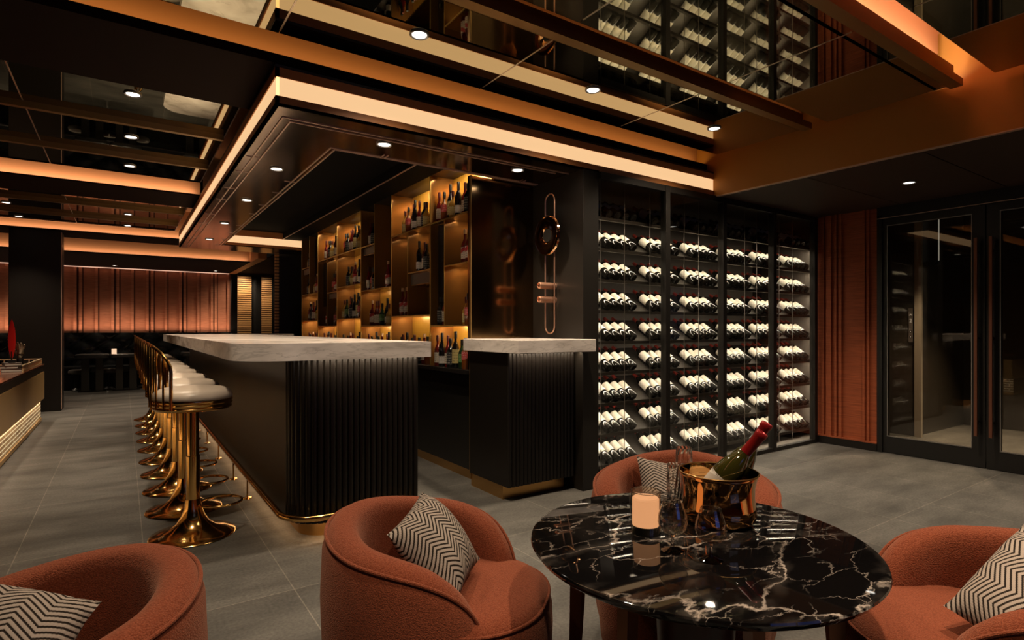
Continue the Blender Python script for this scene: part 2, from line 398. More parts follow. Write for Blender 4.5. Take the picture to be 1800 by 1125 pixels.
def mat_weave():
    m, nt, N, L, b = new_mat('woven_gold_cane')
    tc = N.new('ShaderNodeTexCoord'); sp = N.new('ShaderNodeSeparateXYZ'); L.new(tc.outputs['Object'], sp.inputs[0])
    cb = N.new('ShaderNodeCombineXYZ'); L.new(sp.outputs[1], cb.inputs[0]); L.new(sp.outputs[2], cb.inputs[1])
    br = N.new('ShaderNodeTexBrick'); br.offset = 0.5; br.inputs['Scale'].default_value = 1; br.inputs['Brick Width'].default_value = 0.30; br.inputs['Row Height'].default_value = 0.042
    br.inputs['Mortar Size'].default_value = 0.007; br.inputs['Mortar Smooth'].default_value = 0.4
    br.inputs['Color1'].default_value = (0.16, 0.085, 0.03, 1); br.inputs['Color2'].default_value = (0.34, 0.20, 0.08, 1); br.inputs['Mortar'].default_value = (0.85, 0.66, 0.40, 1)
    L.new(cb.outputs[0], br.inputs['Vector']); L.new(br.outputs['Color'], b.inputs['Base Color']); L.new(br.outputs['Color'], b.inputs['Emission Color']); pset(b, Roughness=0.5, Emission_Strength=0.55)   # backlit lattice
    return m
m_weave = mat_weave()
m_red = M('glazed_red', (0.50, 0.016, 0.012), 0.25)
m_plaster = M('aged_ivory', (0.40, 0.31, 0.20), 0.6)
m_book = M('dark_book_cloth', (0.10, 0.075, 0.06), 0.6)
m_paper = M('page_block', (0.55, 0.48, 0.40), 0.8)
m_slat = M('amber_slat', (0.62, 0.33, 0.12), 0.4, 0.3)
m_lobbywall = M('lobby_wall', (0.035, 0.028, 0.02), 0.4)
m_plate = M('steel_call_plate', (0.30, 0.28, 0.26), 0.35, 0.8)
m_white = M('white_print', (0.8, 0.8, 0.78), 0.6, emit=(0.9, 0.9, 0.85), es=0.25)

# ------------------------------------------------------------------ room shell
CEIL = 2.71     # mirrored coffers
LOWC = 2.38     # dropped soffits
BEAM = 2.63     # underside of the cross beams
SLAB = 3.10
struct(boxobj('floor', (-4.2, 9.0, -3.3, 15.2, -0.12, 0.0), m_floor))
struct(boxobj('wall_left', (-4.2, -4.0, -3.3, 15.2, 0, SLAB), m_dark))
wf = struct(boxobj('wall_front', (-4.2, 6.3, -3.5, -3.3, 0, SLAB), m_backcloth))

wn = struct(boxobj('added_window', (0.3, 2.5, -3.31, -3.27, 0.9, 2.3), M('added_blue_glow', (0.02, 0.03, 0.06), 0.1, emit=(0.12, 0.20, 0.75), es=0.55)))  # unseen window, added for its blue glow in the glass reflections
for x in (0.3, 1.4, 2.5): boxobj('added_window_bar', (x-0.03, x+0.03, -3.29, -3.24, 0.87, 2.33), m_frame, wn)
for z in (0.9, 2.3): boxobj('added_window_bar', (0.27, 2.53, -3.29, -3.24, z-0.03, z+0.03), m_frame, wn)
ceil = struct(bpy.data.objects.new('ceiling', None)); C.objects.link(ceil)
boxobj('slab', (-4.2, 9.0, -3.4, 15.2, SLAB, SLAB+0.1), m_orange, ceil)
SEAMS = [-4.165, -2.96, -1.755, -0.55, 0.655, 1.855, 3.06, 4.247]
def mirrors(y0, y1, xmax=4.3, xmin=-4.2, seam=True):
    for a, b in zip(SEAMS, SEAMS[1:]):
        if a >= xmax - 0.1 or b <= xmin: continue
        boxobj('mirror_panel', (a+0.002, min(b, xmax)-0.002, y0, y1, CEIL, CEIL+0.03), m_mirror, ceil)
    if seam:
        for a in SEAMS[1:-1]:
            if a < xmax: boxobj('seam_strip', (a-0.004, a+0.004, y0+0.03, y1-0.03, CEIL-0.0015, CEIL+0.001), m_seam, ceil)
# the bay over the lounge: three rows of mirrors with lit slots between them
mirrors(-0.25, 1.165); mirrors(1.386, 2.13); mirrors(2.31, 3.07)
mirrors(-3.3, -0.75)
def slot(n, y, x0, x1, lip_z0, lip_z1, step, e, wall_top=SLAB, lipmat=None, xa=None, col=AMB, wall_dy=0.05):
    """a bronze wall standing behind a ledge; an LED strip lies on the ledge and washes the wall"""
    xa = x1 if xa is None else xa
    boxobj('trim_%d' % n, (x0, x1, y-0.03, y+(0.035 if step else 0.10), lip_z0, lip_z1), lipmat or m_goldtrim)['kind'] = 'structure'
    if step: boxobj('upper_step', (x0, x1-0.09, y-0.012, y+0.002, lip_z1, lip_z1+step), m_goldtrim, bpy.data.objects['trim_%d' % n])
    boxobj('cove_wall', (x0, xa, y+wall_dy, y+wall_dy+0.02, lip_z0+0.02, wall_top), m_orange, ceil)
    if e: area('cove_led', ((x0+x1)/2, y+0.022 if step else y-0.008, lip_z1+0.006), (R_(180-22), 0, 0), x1-x0-0.1, 0.025, e, col, ceil)
slot(1, 2.27, -4.0, 4.235, 2.69, 2.735, 0.05, 3.0)
slot(2, 1.35, -4.0, 4.247, 2.69, 2.735, 0.06, 85.0, col=(1.0, 0.82, 0.80), wall_dy=0.10)
# cross beams (dark flat undersides, lit bronze faces)
boxobj('beam', (-4.2, 4.34, 3.37, 4.03, BEAM, 3.0), m_soffit, ceil)
slot(3, 3.27, -4.0, 4.34, BEAM, 2.68, 0, 6.5, lipmat=m_soffit, wall_dy=0.08, col=(1.0, 0.70, 0.34))
mirrors(4.03, 6.67, 0.70)
for i, y in enumerate((4.94, 5.91)):
    struct(boxobj('trim_%d' % (4+i), (-4.0, 0.645, y-0.02, y+0.025, 2.668, CEIL), m_goldtrim))
boxobj('beam', (-4.2, 0.72, 7.07, 7.70, BEAM, 3.0), m_soffit, ceil)
slot(6, 6.98, -4.0, 0.69, BEAM, 2.645, 0, 8.0, lipmat=m_soffit, wall_dy=0.05, col=(1.0, 0.80, 0.70))
mirrors(7.70, 10.25, 0.70)
for i, y in enumerate((8.45, 9.42)):
    struct(boxobj('trim_%d' % (7+i), (-4.0, 0.645, y-0.02, y+0.025, 2.668, CEIL), m_goldtrim))
boxobj('beam', (-4.2, 2.3, 10.65, 11.28, BEAM, 3.0), m_soffit, ceil)
slot(9, 10.56, -4.0, 2.2, BEAM, 2.645, 0, 8.0, lipmat=m_soffit, wall_dy=0.05, col=(1.0, 0.80, 0.70))
mirrors(11.28, 11.8, 2.3)
boxobj('dropped_ceiling', (-4.2, 2.05, 12.20, 15.2, 2.5, 2.52), m_soffit, ceil)
boxobj('dropped_edge', (2.05, 2.2, 11.3, 15.2, 2.5, 3.0), m_fascia, ceil)
slot(10, 12.11, -4.0, 2.05, 2.5, 2.515, 0, 7.0, lipmat=m_soffit, wall_dy=0.05, col=(1.0, 0.80, 0.70))
boxobj('dropped_ceiling', (2.2, 5.0, 9.55, 15.2, 2.5, 2.52), m_soffit, ceil)
# beam behind the camera, which the glass and mirrors reflect
boxobj('beam', (-4.2, 4.34, -0.70, -0.25, BEAM, 3.0), m_soffit, ceil)
# dropped soffit by the doors and its tall bronze side
boxobj('beam_side', (4.34, 4.36, -3.3, 3.42, LOWC, SLAB), m_beamface, ceil)
boxobj('beam_edge', (4.34, 4.375, -3.3, 3.17, LOWC-0.006, LOWC), m_molding, ceil)
for a, b in ((-3.3, 0.796), (0.804, 1.581), (1.589, 2.366), (2.374, 3.17)):
    boxobj('soffit_panel', (4.36, 6.35, a, b, LOWC, LOWC+0.02), m_soffit2, ceil)
boxobj('soffit_backing', (4.36, 6.35, -3.3, 4.1, LOWC+0.02, LOWC+0.05), m_black, ceil)
# back wall with copper cloth and battens
wb = struct(boxobj('wall_back', (-4.2, 2.1, 14.9, 15.1, 0, 2.5), m_backcloth))
def xat(px, Y):
    u = (px-900)/1000.0; return Y/(FW.y + u*RT.y)*(FW.x + u*RT.x)
m_batten_shade = mat_wallcloth('painted_batten_shade', (0.10, 0.035, 0.018))  # darker cloth painted in as the shading beside each batten
bats = [132, 141.6, 169.6, 198, 207, 232.7, 259, 267.6, 291.8, 317.4, 325, 348.5, 372.4, 379, 401]
bx = [xat(p, 14.88) for p in bats]
bx += [bx[0]-0.42, bx[0]-0.95, bx[0]-1.07, bx[0]-1.55, bx[0]-2.1, bx[0]-2.22]
for x in bx:
    boxobj('batten', (x-0.025, x+0.025, 14.85, 14.9, 1.1, 2.5), m_backcloth, wb); boxobj('batten_shade', (x+0.025, x+0.05, 14.893, 14.9, 1.1, 2.5), m_batten_shade, wb)
boxobj('cove_strip', (-4.0, 2.05, 14.78, 14.83, 2.485, 2.5), M('back_cove_strip', (0.8, 0.5, 0.4), 0.5, emit=(1.0, 0.55, 0.38), es=0.75), wb)
area('wall_wash', (-0.9, 14.72, 1.17), (R_(180-8), 0, 0), 6.0, 0.05, 15.0, (1.0, 0.66, 0.45), wb)
for i, x in enumerate((0,)): pass
wd = struct(boxobj('wall_back_service', (2.1, 5.0, 14.9, 15.1, 0, 2.5), m_black))
ws = struct(boxobj('wall_service', (2.05, 2.75, 9.62, 9.72, 0, 2.5), m_black))

# square column under the third beam
col = thing('column', 'square black column rising from floor to ceiling beam beyond the low counter', 'column', (-1.04, 10.82, 0))
col['kind'] = 'structure'; col.name = 'wall_column'
boxobj('shaft', (-0.295, 0.29, -0.22, 0.21, 0, BEAM), m_dark, col, bevel=0.004)
boxobj('corner_strip', (0.285, 0.295, -0.225, -0.215, 0.03, BEAM-0.02), m_molding, col)

# wall beside the doors, skirting, and the double doors
wr = struct(boxobj('wall_right', (6.10, 6.25, 2.58, 3.17, 0, LOWC), m_doorcloth))
for y, wd_ in ((3.10, 0.025), (3.04, 0.05), (2.97, 0.02), (2.925, 0.03), (2.70, 0.02), (2.66, 0.02)):
    boxobj('batten', (6.075, 6.10, y-wd_/2, y+wd_/2, 0.09, LOWC), m_doorcloth, wr)
struct(boxobj('baseboard_right', (6.07, 6.10, 2.58, 3.17, 0, 0.075), m_dark))
struct(boxobj('trim_20', (6.072, 6.098, 2.58, 3.17, 0.075, 0.09), m_doorcloth))
wr2 = struct(boxobj('wall_entry', (6.10, 6.25, -3.3, 0.90, 0, LOWC), m_dark))
df = struct(bpy.data.objects.new('door_1', None)); C.objects.link(df); df.location = (6.13, 1.735, 0)
boxobj('jamb', (-0.05, 0.08, 0.80, 0.845, 0, 2.30), m_black, df)
boxobj('jamb', (-0.05, 0.08, -0.84, -0.80, 0, 2.30), m_black, df)
boxobj('header', (-0.05, 0.08, -0.84, 0.845, 2.27, LOWC), m_black, df)
boxobj('header_edge', (-0.058, -0.05, -0.84, 0.845, 2.268, 2.274), m_molding, df)
for s in (1, -1):
    lf = boxobj('door_leaf', (-0.03, 0.03, *sorted((s*0.004, s*0.80)), 0.004, 0.16), m_black, df)
    boxobj('top_rail', (-0.03, 0.03, *sorted((s*0.004, s*0.80)), 2.20, 2.265), m_black, lf)
    boxobj('stile', (-0.03, 0.03, *sorted((s*0.004, s*0.095)), 0.16, 2.20), m_black, lf)
    boxobj('stile', (-0.03, 0.03, *sorted((s*0.765, s*0.80)), 0.16, 2.20), m_black, lf)
    boxobj('glass_pane', (-0.006, 0.006, *sorted((s*0.095, s*0.765)), 0.16, 2.20), m_doorpane, lf)
    bm = NB(); e = s*0.1
    for z in (0.166, 2.196): box(bm, -0.034, -0.028, *sorted((s*0.095, s*0.765)), z-0.004, z+0.004)
    for y in (s*0.099, s*0.761): box(bm, -0.034, -0.028, y-0.003, y+0.003, 0.166, 2.196)
    obj('glazing_bead', bm, m_ring, lf)
    hd = boxobj('pull_handle', (-0.105, -0.075, *sorted((s*0.04, s*0.062)), 0.28, 1.98), M('copper_pull_%s' % ('a' if s > 0 else 'b'), (0.25, 0.10, 0.06), 0.35, 0.7), lf)
    bm = NB()
    for z in (0.40, 1.12, 1.86): box(bm, -0.08, -0.028, *sorted((s*0.044, s*0.058)), z-0.01, z+0.01)
    obj('handle_mount', bm, m_frame, hd)
# lobby seen through the doors
struct(boxobj('wall_lobby_back', (8.7, 8.9, -1.0, 4.0, 0, 2.6), m_lobbywall))
struct(boxobj('wall_lobby_side', (7.30, 8.7, 2.70, 4.0, 0, 2.6), m_lobbywall))
struct(boxobj('wall_lobby_end', (6.3, 8.9, -1.2, -1.0, 0, 2.6), m_lobbywall))
struct(boxobj('wall_lobby_rear', (6.25, 7.3, 3.9, 4.1, 0, 2.6), m_lobbywall))
struct(boxobj('ceiling_lobby', (6.25, 8.9, -1.2, 4.1, 2.6, 2.7), m_soffit))
struct(boxobj('trim_21', (7.26, 7.30, 2.635, 2.70, 0, 2.6), M('pale_lobby_post', (0.42, 0.36, 0.28), 0.5, 0.2)))
cp = thing('lift_call_plate', 'narrow grey lift call plate with white arrow and number 2 behind the glass door', 'call plate', (7.295, 2.745, 1.24))
boxobj('plate', (-0.012, 0.004, -0.022, 0.022, -0.19, 0.19), m_plate, cp, bevel=0.003)
def text_mesh(name, s, size, mat, parent, loc, rot):
    c = bpy.data.curves.new(name, 'FONT'); c.body = s; c.size = size; c.align_x = 'CENTER'; c.align_y = 'CENTER'; c.extrude = 0.0008
    t = bpy.data.objects.new(name, c); C.objects.link(t)
    dg = bpy.context.evaluated_depsgraph_get(); me = bpy.data.meshes.new_from_object(t.evaluated_get(dg))
    bpy.data.objects.remove(t); me.materials.append(mat)
    o = bpy.data.objects.new(name, me); C.objects.link(o); o.parent = parent; o.location = loc; o.rotation_euler = rot
    return o
text_mesh('floor_number', '2', 0.055, m_white, cp, (-0.014, 0, 0.05), (PI/2, 0, -PI/2))
bm = NB(); tube(bm, [(-0.014, 0.012, 0.11), (-0.014, 0, 0.125), (-0.014, -0.012, 0.11)], 0.0025, 6); obj('arrow_mark', bm, m_white, cp)
for z in (-0.07, -0.13):
    bm = NB(); lathe(bm, [(0, 0), (0.012, 0), (0.012, 0.004), (0, 0.004)], 16, M=Matrix.Translation((-0.012, 0, z)) @ Matrix.Rotation(-PI/2, 4, 'Y')); bt = obj('call_button', bm, m_black, cp)
    bm = NB(); lathe(bm, [(0, 0), (0.005, 0), (0.005, 0.003), (0, 0.003)], 12, M=Matrix.Translation((-0.0155, 0, z)) @ Matrix.Rotation(-PI/2, 4, 'Y')); obj('button_light', bm, m_white, bt)
pr = thing('pendant_light', 'thin white suspended rod with small dark shade hanging behind the glass door', 'pendant light', (7.7, 2.62, 2.6))
bm = NB(); tube(bm, [(0, 0, 0), (0, 0, -0.62)], 0.006, 8); obj('suspension_rod', bm, m_white, pr)
bm = NB(); lathe(bm, [(0.0, -0.62), (0.02, -0.62), (0.05, -0.66), (0.05, -0.67), (0, -0.67)], 20); obj('lamp_shade', bm, m_black, pr)
spot('lobby_spot', (7.7, 1.9, 2.55), 330, NEUT, 62, 0.8)
spot('lobby_spot', (6.75, 2.2, 2.55), 130, NEUT, 75, 0.5)  # no fixture; added to light the pale lobby post
spot('lobby_spot', (7.7, 0.6, 2.55), 330, NEUT, 62, 0.8)

# ------------------------------------------------------------------ canopy over the bar
can = thing('bar_canopy', 'bronze ceiling canopy with glowing cream light band hung over the whole bar', 'canopy', (0.66, 3.17, LOWC))
X1, Y1 = 3.68, 6.33      # local extents
bm = NB(); box(bm, 0, X1, 0, 0.02, 0, 0.05); box(bm, 0, 0.02, 0, Y1, 0, 0.05); obj('lower_fascia', bm, m_fascia, can)
bm = NB(); box(bm, 0, X1, 0, 0.02, 0.15, 0.20); box(bm, 0, 0.02, 0, Y1, 0.15, 0.20); obj('upper_fascia', bm, m_fascia, can)
bm = NB(); box(bm, 0.006, X1, 0.006, 0.02, 0.05, 0.15); box(bm, 0.006, 0.02, 0.006, Y1, 0.05, 0.15); obj('light_band', bm, m_glow, can)
bm = NB(); box(bm, 0, X1, 0, 0.6, 0.20, 0.215); box(bm, 0, 0.5, 0.6, Y1, 0.20, 0.215); obj('top_board', bm, m_black, can)
bm = NB()     # soffit ring
box(bm, 0, 2.30, 0, 0.585, 0, 0.012); box(bm, 0, 0.495, 0.585, Y1, 0, 0.012); box(bm, 0.495, 1.9, 5.74, Y1, 0, 0.012)
obj('soffit', bm, m_canopy, can)
bm = NB(); box(bm, 0.495, 1.9, 0.575, 0.585, 0.012, 0.24); box(bm, 0.485, 0.495, 0.585, 5.74, 0.012, 0.24); box(bm, 0.495, 1.9, 5.74, 5.75, 0.012, 0.05); box(bm, 0.495, 1.9, 5.74, 5.75, 0.15, 0.24)
obj('recess_side', bm, m_fascia, can)
boxobj('recess_light_band', (0.495, 1.60, 5.738, 5.75, 0.05, 0.15), m_glow, can)
boxobj('recess_top', (0.485, 1.9, 0.575, 5.75, 0.24, 0.25), m_void, can)
bm = NB(); box(bm, 1.29, 1.535, 0.63, 5.70, 0.145, 0.24); obj('shelf_pelmet', bm, m_void, can)
boxobj('pelmet_edge', (1.284, 1.294, 0.63, 5.70, 0.141, 0.149), m_molding, can)
bm = NB()
def frame_line(d, x1, y1):
    t = 0.004
    box(bm, d-t, x1, d+0.09-t, d+0.09+t, -0.005, 0.001); box(bm, d-t, d+t, d+0.09, y1, -0.005, 0.001)
frame_line(0.073, 2.2, 6.2); frame_line(0.122, 2.05, 6.15)
def inner_line(x, y, x1, y1):
    t = 0.004
    box(bm, x-t, x1, y-t, y+t, -0.005, 0.001); box(bm, x-t, x+t, y, y1, -0.005, 0.001)
inner_line(0.455, 0.555, 2.14, 5.75); inner_line(0.488, 0.578, 2.14, 5.75)
box(bm, 2.196, 2.204, 0.16, 0.56, -0.005, 0.001)
for y in (1.05, 1.5, 2.1, 2.6, 3.4, 4.0, 4.6, 5.2):
    box(bm, 0.03, 0.125, y-0.003, y+0.003, -0.004, 0.001); box(bm, 0.40, 0.49, y+0.55-0.003, y+0.55+0.003, -0.004, 0.001)
for x in (0.80, 0.83, 1.95, 1.98):
    box(bm, x-0.003, x+0.003, 0.50, 0.58, -0.004, 0.001)
obj('molding', bm, m_molding, can)

# ------------------------------------------------------------------ recessed downlights
ORD = ['first', 'second', 'third', 'fourth', 'fifth', 'sixth', 'seventh', 'eighth', 'ninth', 'tenth', 'eleventh', 'twelfth']
bm = NB(); lathe(bm, [(0.036, -0.004), (0.046, -0.010), (0.050, -0.006), (0.050, 0.0), (0.036, 0.0)], 32); P_ring = obj('lamp_ring', bm, m_ring, smooth=True)
bm = NB(); lathe(bm, [(0, -0.006), (0.037, -0.005), (0.037, 0.0)], 32); P_lens = obj('lamp_lens', bm, m_lens, smooth=True)
first_dl = [True]
def downlight(x, y, z, label, e, col=NEUT, size=94, group='recessed downlights', aim=(0,0,0)):
    t = thing('downlight', label, 'downlight', (x, y, z), 0, group)
    if first_dl[0]: a, b = P_ring, P_lens; first_dl[0] = False
    else:
        a = P_ring.copy(); C.objects.link(a); b = P_lens.copy(); C.objects.link(b)
    a.parent = t; b.parent = t
    if e: spot('downlight_lamp', (0, 0, -0.015), e, col, size, 1.0, 0.035, t, aim)
downlight(0.05, 2.675, CEIL, 'added downlight out of view overhead, above the left foreground armchair', E_SPOT)  # added out of view to light the corner of the marble bar top
for i, x in enumerate((1.252, 2.446, 3.668)):
    downlight(x, 2.675, CEIL, 'round white downlight in the mirrored ceiling before the bar, %s from left' % ORD[i], E_SPOT, size=132)
for i, x in enumerate((0.05, 1.252, 2.446, 3.668)):  # extra unseen row, added to light the table and armchairs
    downlight(x, 0.45, CEIL, 'added downlight out of view behind the camera, %s from left' % ORD[i], E_SPOT*1.2)
for i, y in enumerate((4.39, 5.375, 6.336, 9.03, 10.02)):
    downlight(0.05, y, CEIL, 'round downlight in mirrored ceiling left of the bar stools, %s from the near end' % ORD[i], E_SPOT*0.8, size=72)
for i, x in enumerate((0.05, 1.25)):
    downlight(x, 11.55, CEIL, 'small far downlight before the lit band of the dropped ceiling, %s of two' % ('left' if i == 0 else 'right'), E_SPOT)
for i, y in enumerate((9.0, 10.0)):
    downlight(-1.157, y, CEIL, 'round downlight in far left mirrored ceiling before the column, %s of two' % ('nearer' if i == 0 else 'farther'), E_SPOT)
for i, y in enumerate((4.432, 5.659, 7.039, 8.408)):
    downlight(0.93, y, LOWC, 'round downlight in the left canopy soffit above bar top, %s from near corner' % ORD[i], E_CAN, size=95)
for i, x in enumerate((1.373, 2.411)):
    downlight(x, 3.457, LOWC, 'round downlight in front canopy soffit, %s' % ('above the fluted bar end' if i == 0 else 'above the small marble pedestal'), E_CAN, size=95)
downlight(5.216, 1.977, LOWC, 'round downlight in the dark soffit before the glass doors', E_SPOT*1.2)
downlight(5.216, 0.3, LOWC, 'added downlight out of view in the dark soffit right of the camera', E_SPOT*1.2)  # extra lamp outside the frame, added to light the room
for i, x in enumerate((-2.0, -0.15, 1.70)):
    downlight(x, 14.23, 2.5, 'small downlight in dropped ceiling over the black banquette, %s from left' % ORD[i], E_SPOT*0.7)

# ------------------------------------------------------------------ the bar
TOP, BOT = 1.125, 1.035
bar = thing('bar_counter', 'long black fluted bar with thick grey marble top', 'bar counter', (0.455, 3.045, 0))
BX, BY = 0.455, 3.045
def rel(pts): return [(x-BX, y-BY) for x, y in pts]
r = 0.25
poly = arc(BX+r, BY+r, r, PI, 1.5*PI, 14) + [(1.5, BY), (1.5, 8.85), (2.10, 8.85), (2.10, 9.45)] + arc(BX+r, 9.45-r, r, PI/2, PI, 14)
bm = NB(); prism(bm, rel(poly), BOT, TOP); obj('marble_top', bm, m_gmarble, bar, smooth=True)
def flute_path(pts, pitch, depth):
    """scallop a 2-d path into half-round flutes standing outwards (path runs anticlockwise seen from above)"""
    ls = [0]
    for a, b in zip(pts, pts[1:]): ls.append(ls[-1] + math.dist(a, b))
    n = max(1, round(ls[-1]/pitch)); k = 7; out = []
    for i in range(n*k+1):
        s = ls[-1]*i/(n*k); j = 0
        while j < len(ls)-2 and ls[j+1] < s: j += 1
        t = (s-ls[j])/max(1e-9, ls[j+1]-ls[j]); a, b = pts[j], pts[j+1]
        dx, dy = b[0]-a[0], b[1]-a[1]; l = math.hypot(dx, dy)
        o = depth*math.sqrt(max(0, math.sin(PI*(i % k)/k)))
        out.append((a[0]+dx*t + dy/l*o, a[1]+dy*t - dx/l*o))
    return out
rb = 0.20
path = [(0.78, 3.8)] + arc(0.78+rb, 3.26+rb, rb, PI, 1.5*PI, 16) + [(1.515, 3.26)]
fl = flute_path(path[1:], 0.034, 0.010)
body = fl + [(1.515, 8.9), (2.08, 8.9), (2.08, 9.3), (0.78, 9.3)]
bm = NB(); prism(bm, rel(body), 0.10, BOT); obj('fluted_body', bm, m_flute, bar, smooth=True, ang=28)
kick = arc(0.85+0.16, 3.345+0.16, 0.16, PI, 1.5*PI, 12) + [(1.47, 3.345), (1.47, 9.2), (0.85, 9.2)]
bm = NB(); prism(bm, rel(kick), 0.0, 0.10); obj('brass_plinth', bm, m_brass2, bar, smooth=True)
rz = 0.155
rail = [(0.725, 9.2, rz)] + [(0.725, 9.2-0.4*i, rz) for i in range(1, 15)] + arc(0.725+0.20, 3.195+0.20, 0.20, PI, 1.5*PI, 12, rz) + [(1.5, 3.195, rz)]
bm = NB(); tube(bm, [(x-BX, y-BY, z) for x, y, z in rail], 0.018, 12); rl = obj('foot_rail', bm, m_brass, bar, smooth=True)
for x, y in ((0.725, 4.386), (0.725, 5.006), (0.725, 5.877), (0.725, 6.74), (0.725, 7.62), (0.975, 3.197), (1.42, 3.197)):
    bm = NB(); tube(bm, [(x-BX, y-BY, 0), (x-BX, y-BY, rz)], 0.0055, 8); lathe(bm, [(0, 0.006), (0.028, 0.006), (0.030, 0.0), (0, 0)], 20, (x-BX, y-BY, 0))
    obj('rail_post', bm, m_brass, rl, smooth=True)
area('plinth_led', (0.72, 0.25, 0.094), (R_(20), 0, 0), 0.7, 0.03, 1.0, AMB, bar)
area('plinth_led', (0.36, 3.0, 0.094), (0, R_(20), 0), 0.03, 5.2, 3.2, AMB, bar)
area('counter_led', (0.70, 0.16, BOT-0.006), (R_(12), 0, 0), 0.75, 0.02, 1.8, WARM, bar)

ped = thing('service_pedestal', 'small black fluted pedestal with grey marble slab beside the bottle wall', 'pedestal', (2.135, 3.05, 0))
bm = NB(); prism(bm, [(0, 0), (0.685, 0), (0.685, 0.117), (0.663, 0.117), (0.663, 0.735), (0, 0.735)], BOT, TOP); obj('marble_slab', bm, m_gmarble, ped, bevel=0.004)
pp = flute_path([(2.19, 3.26), (2.79, 3.26)], 0.034, 0.010) + [(2.79, 3.78), (2.19, 3.78)]
bm = NB(); prism(bm, [(x-2.135, y-3.05) for x, y in pp], 0.10, BOT); obj('fluted_body', bm, m_flute, ped, smooth=True, ang=28)
bm = NB(); box(bm, 0.068, 0.62, 0.29, 0.73, 0, 0.10); obj('brass_plinth', bm, m_brass2, ped)
area('counter_led', (0.36, 0.15, BOT-0.006), (R_(12), 0, 0), 0.6, 0.02, 1.6, WARM, ped)

pil = struct(bpy.data.objects.new('wall_pillar', None)); C.objects.link(pil); pil.location = (2.80, 3.17, 0)
boxobj('shaft', (0, 0.155, 0, 0.9, 0, LOWC), m_pillar, pil, bevel=0.003)
struct(boxobj('wall_bronze', (2.2, 2.80, 3.79, 3.83, 0.88, LOWC), m_bronzemirror))
struct(boxobj('trim_22', (2.195, 2.205, 3.775, 3.795, 0.05, LOWC), m_goldtrim))

# wall light on the pillar
sc = thing('wall_sconce', 'gold wall sconce with round dished disc on a tall looped rod', 'wall sconce', (2.80, 3.502, 1.70))
zt, zb, hw = 0.552, -0.536, 0.058
lp = [(-0.05, hw*math.cos(a), zt-hw+hw*math.sin(a)) for a in [PI*i/12 for i in range(13)]] + [(-0.05, -hw*math.cos(a), zb+hw-hw*math.sin(a)) for a in [PI*i/12 for i in range(13)]]
bm = NB(); tube(bm, lp, 0.006, 10, closed=True); obj('loop_rod', bm, m_copper, sc, smooth=True)
Mx = Matrix.Translation((-0.075, 0, 0.227)) @ Matrix.Rotation(-PI/2, 4, 'Y')
bm = NB(); lathe(bm, [(0.050, -0.002), (0.06, 0.006), (0.10, 0.016), (0.135, 0.017), (0.150, 0.012), (0.157, 0.0), (0.150, -0.004), (0.10, -0.004), (0.050, -0.006), (0.050, -0.002)], 48, M=Mx)
obj('dished_disc', bm, M('gold_disc', (0.70, 0.43, 0.24), 0.08, 1.0), sc, smooth=True)
bm = NB(); lathe(bm, [(0, 0.004), (0.052, 0.004), (0.052, -0.012), (0, -0.012)], 32, M=Mx); obj('disc_hub', bm, m_black, sc, smooth=True)
for z in (-0.166, -0.273):
    Mc = Matrix.Translation((0, 0, z)) @ Matrix.Rotation(-PI/2, 4, 'Y')
    bm = NB(); lathe(bm, [(0, 0.0), (0.026, 0.0), (0.026, 0.155), (0.020, 0.16), (0.018, 0.15), (0, 0.15)], 24, M=Mc); obj('barrel_arm', bm, m_copper, sc, smooth=True)

# ------------------------------------------------------------------ bottle wall behind the bar
bw = thing('back_bar_shelving', 'tall amber shelving wall divided into open bays behind the bar', 'shelving', (2.2, 3.79, 0))
YB = [3.79, 4.475, 5.34, 6.22, 7.09, 7.93, 8.777]
def Lc(x0, x1, y0, y1, z0, z1): return (x0-2.2, x1-2.2, y0-3.79, y1-3.79, z0, z1)
CT = 0.88; XB = 2.42
boxobj('base_cabinet', Lc(2.27, 2.62, 3.83, 8.78, 0.08, CT-0.03), m_black, bw)
boxobj('brass_plinth', Lc(2.29, 2.62, 3.83, 8.78, 0.0, 0.08), m_brass2, bw)
boxobj('back_counter', Lc(2.17, 2.62, 3.80, 8.78, CT-0.03, CT), m_black, bw)
boxobj('back_panel', Lc(XB, XB+0.02, 3.83, 8.79, CT, 2.525), m_amber, bw)
boxobj('top_board', Lc(2.20, 2.60, 3.83, 8.79, 2.525, 2.55), m_black, bw)
T = 0.008
for i, y in enumerate(YB[1:]): boxobj('divider', Lc(2.20, XB-0.001, y-T, y+T, CT, 2.525), m_amber2, bw); boxobj('divider_edge', Lc(2.196, 2.20, y-T, y+T, CT, 2.525), m_shelf, bw)
def shelf(y0, y1, z, led=0):
    s = boxobj('shelf', Lc(2.205, XB-0.001, y0+T, y1-T, z-0.008, z), m_amber2, bw)
    boxobj('shelf_edge', Lc(2.196, 2.205, y0+T, y1-T, z-0.009, z+0.001), m_shelf, bw)
    if led: area('shelf_led', (2.30-2.2, (y0+y1)/2-3.79, z-0.014), (0, R_(-18), 0), 0.02, y1-y0-0.06, led, WARM, bw)
def sub(y, z0, z1): boxobj('divider', Lc(2.20, XB-0.001, y-T/2, y+T/2, z0, z1), m_amber2, bw); boxobj('divider_edge', Lc(2.196, 2.20, y-T/2, y+T/2, z0, z1), m_shelf, bw)
def panel(y0, y1, z0, z1, m, x=2.41): boxobj('back_panel', Lc(x, x+0.008, y0+T, y1-T, z0+0.002, z1-0.01), m, bw)
def drawer(y0, y1, z0, z1):
    d = boxobj('drawer', Lc(2.23, 2.41, y0+T, y1-T, z0, z1), m_amber2, bw); boxobj('drawer_front', Lc(2.222, 2.23, y0+0.03, y1-T-0.01, z0+0.01, z1-0.01), M('grey_drawer_front', (0.10, 0.085, 0.07), 0.35, 0.5), d)
LED = 2.2
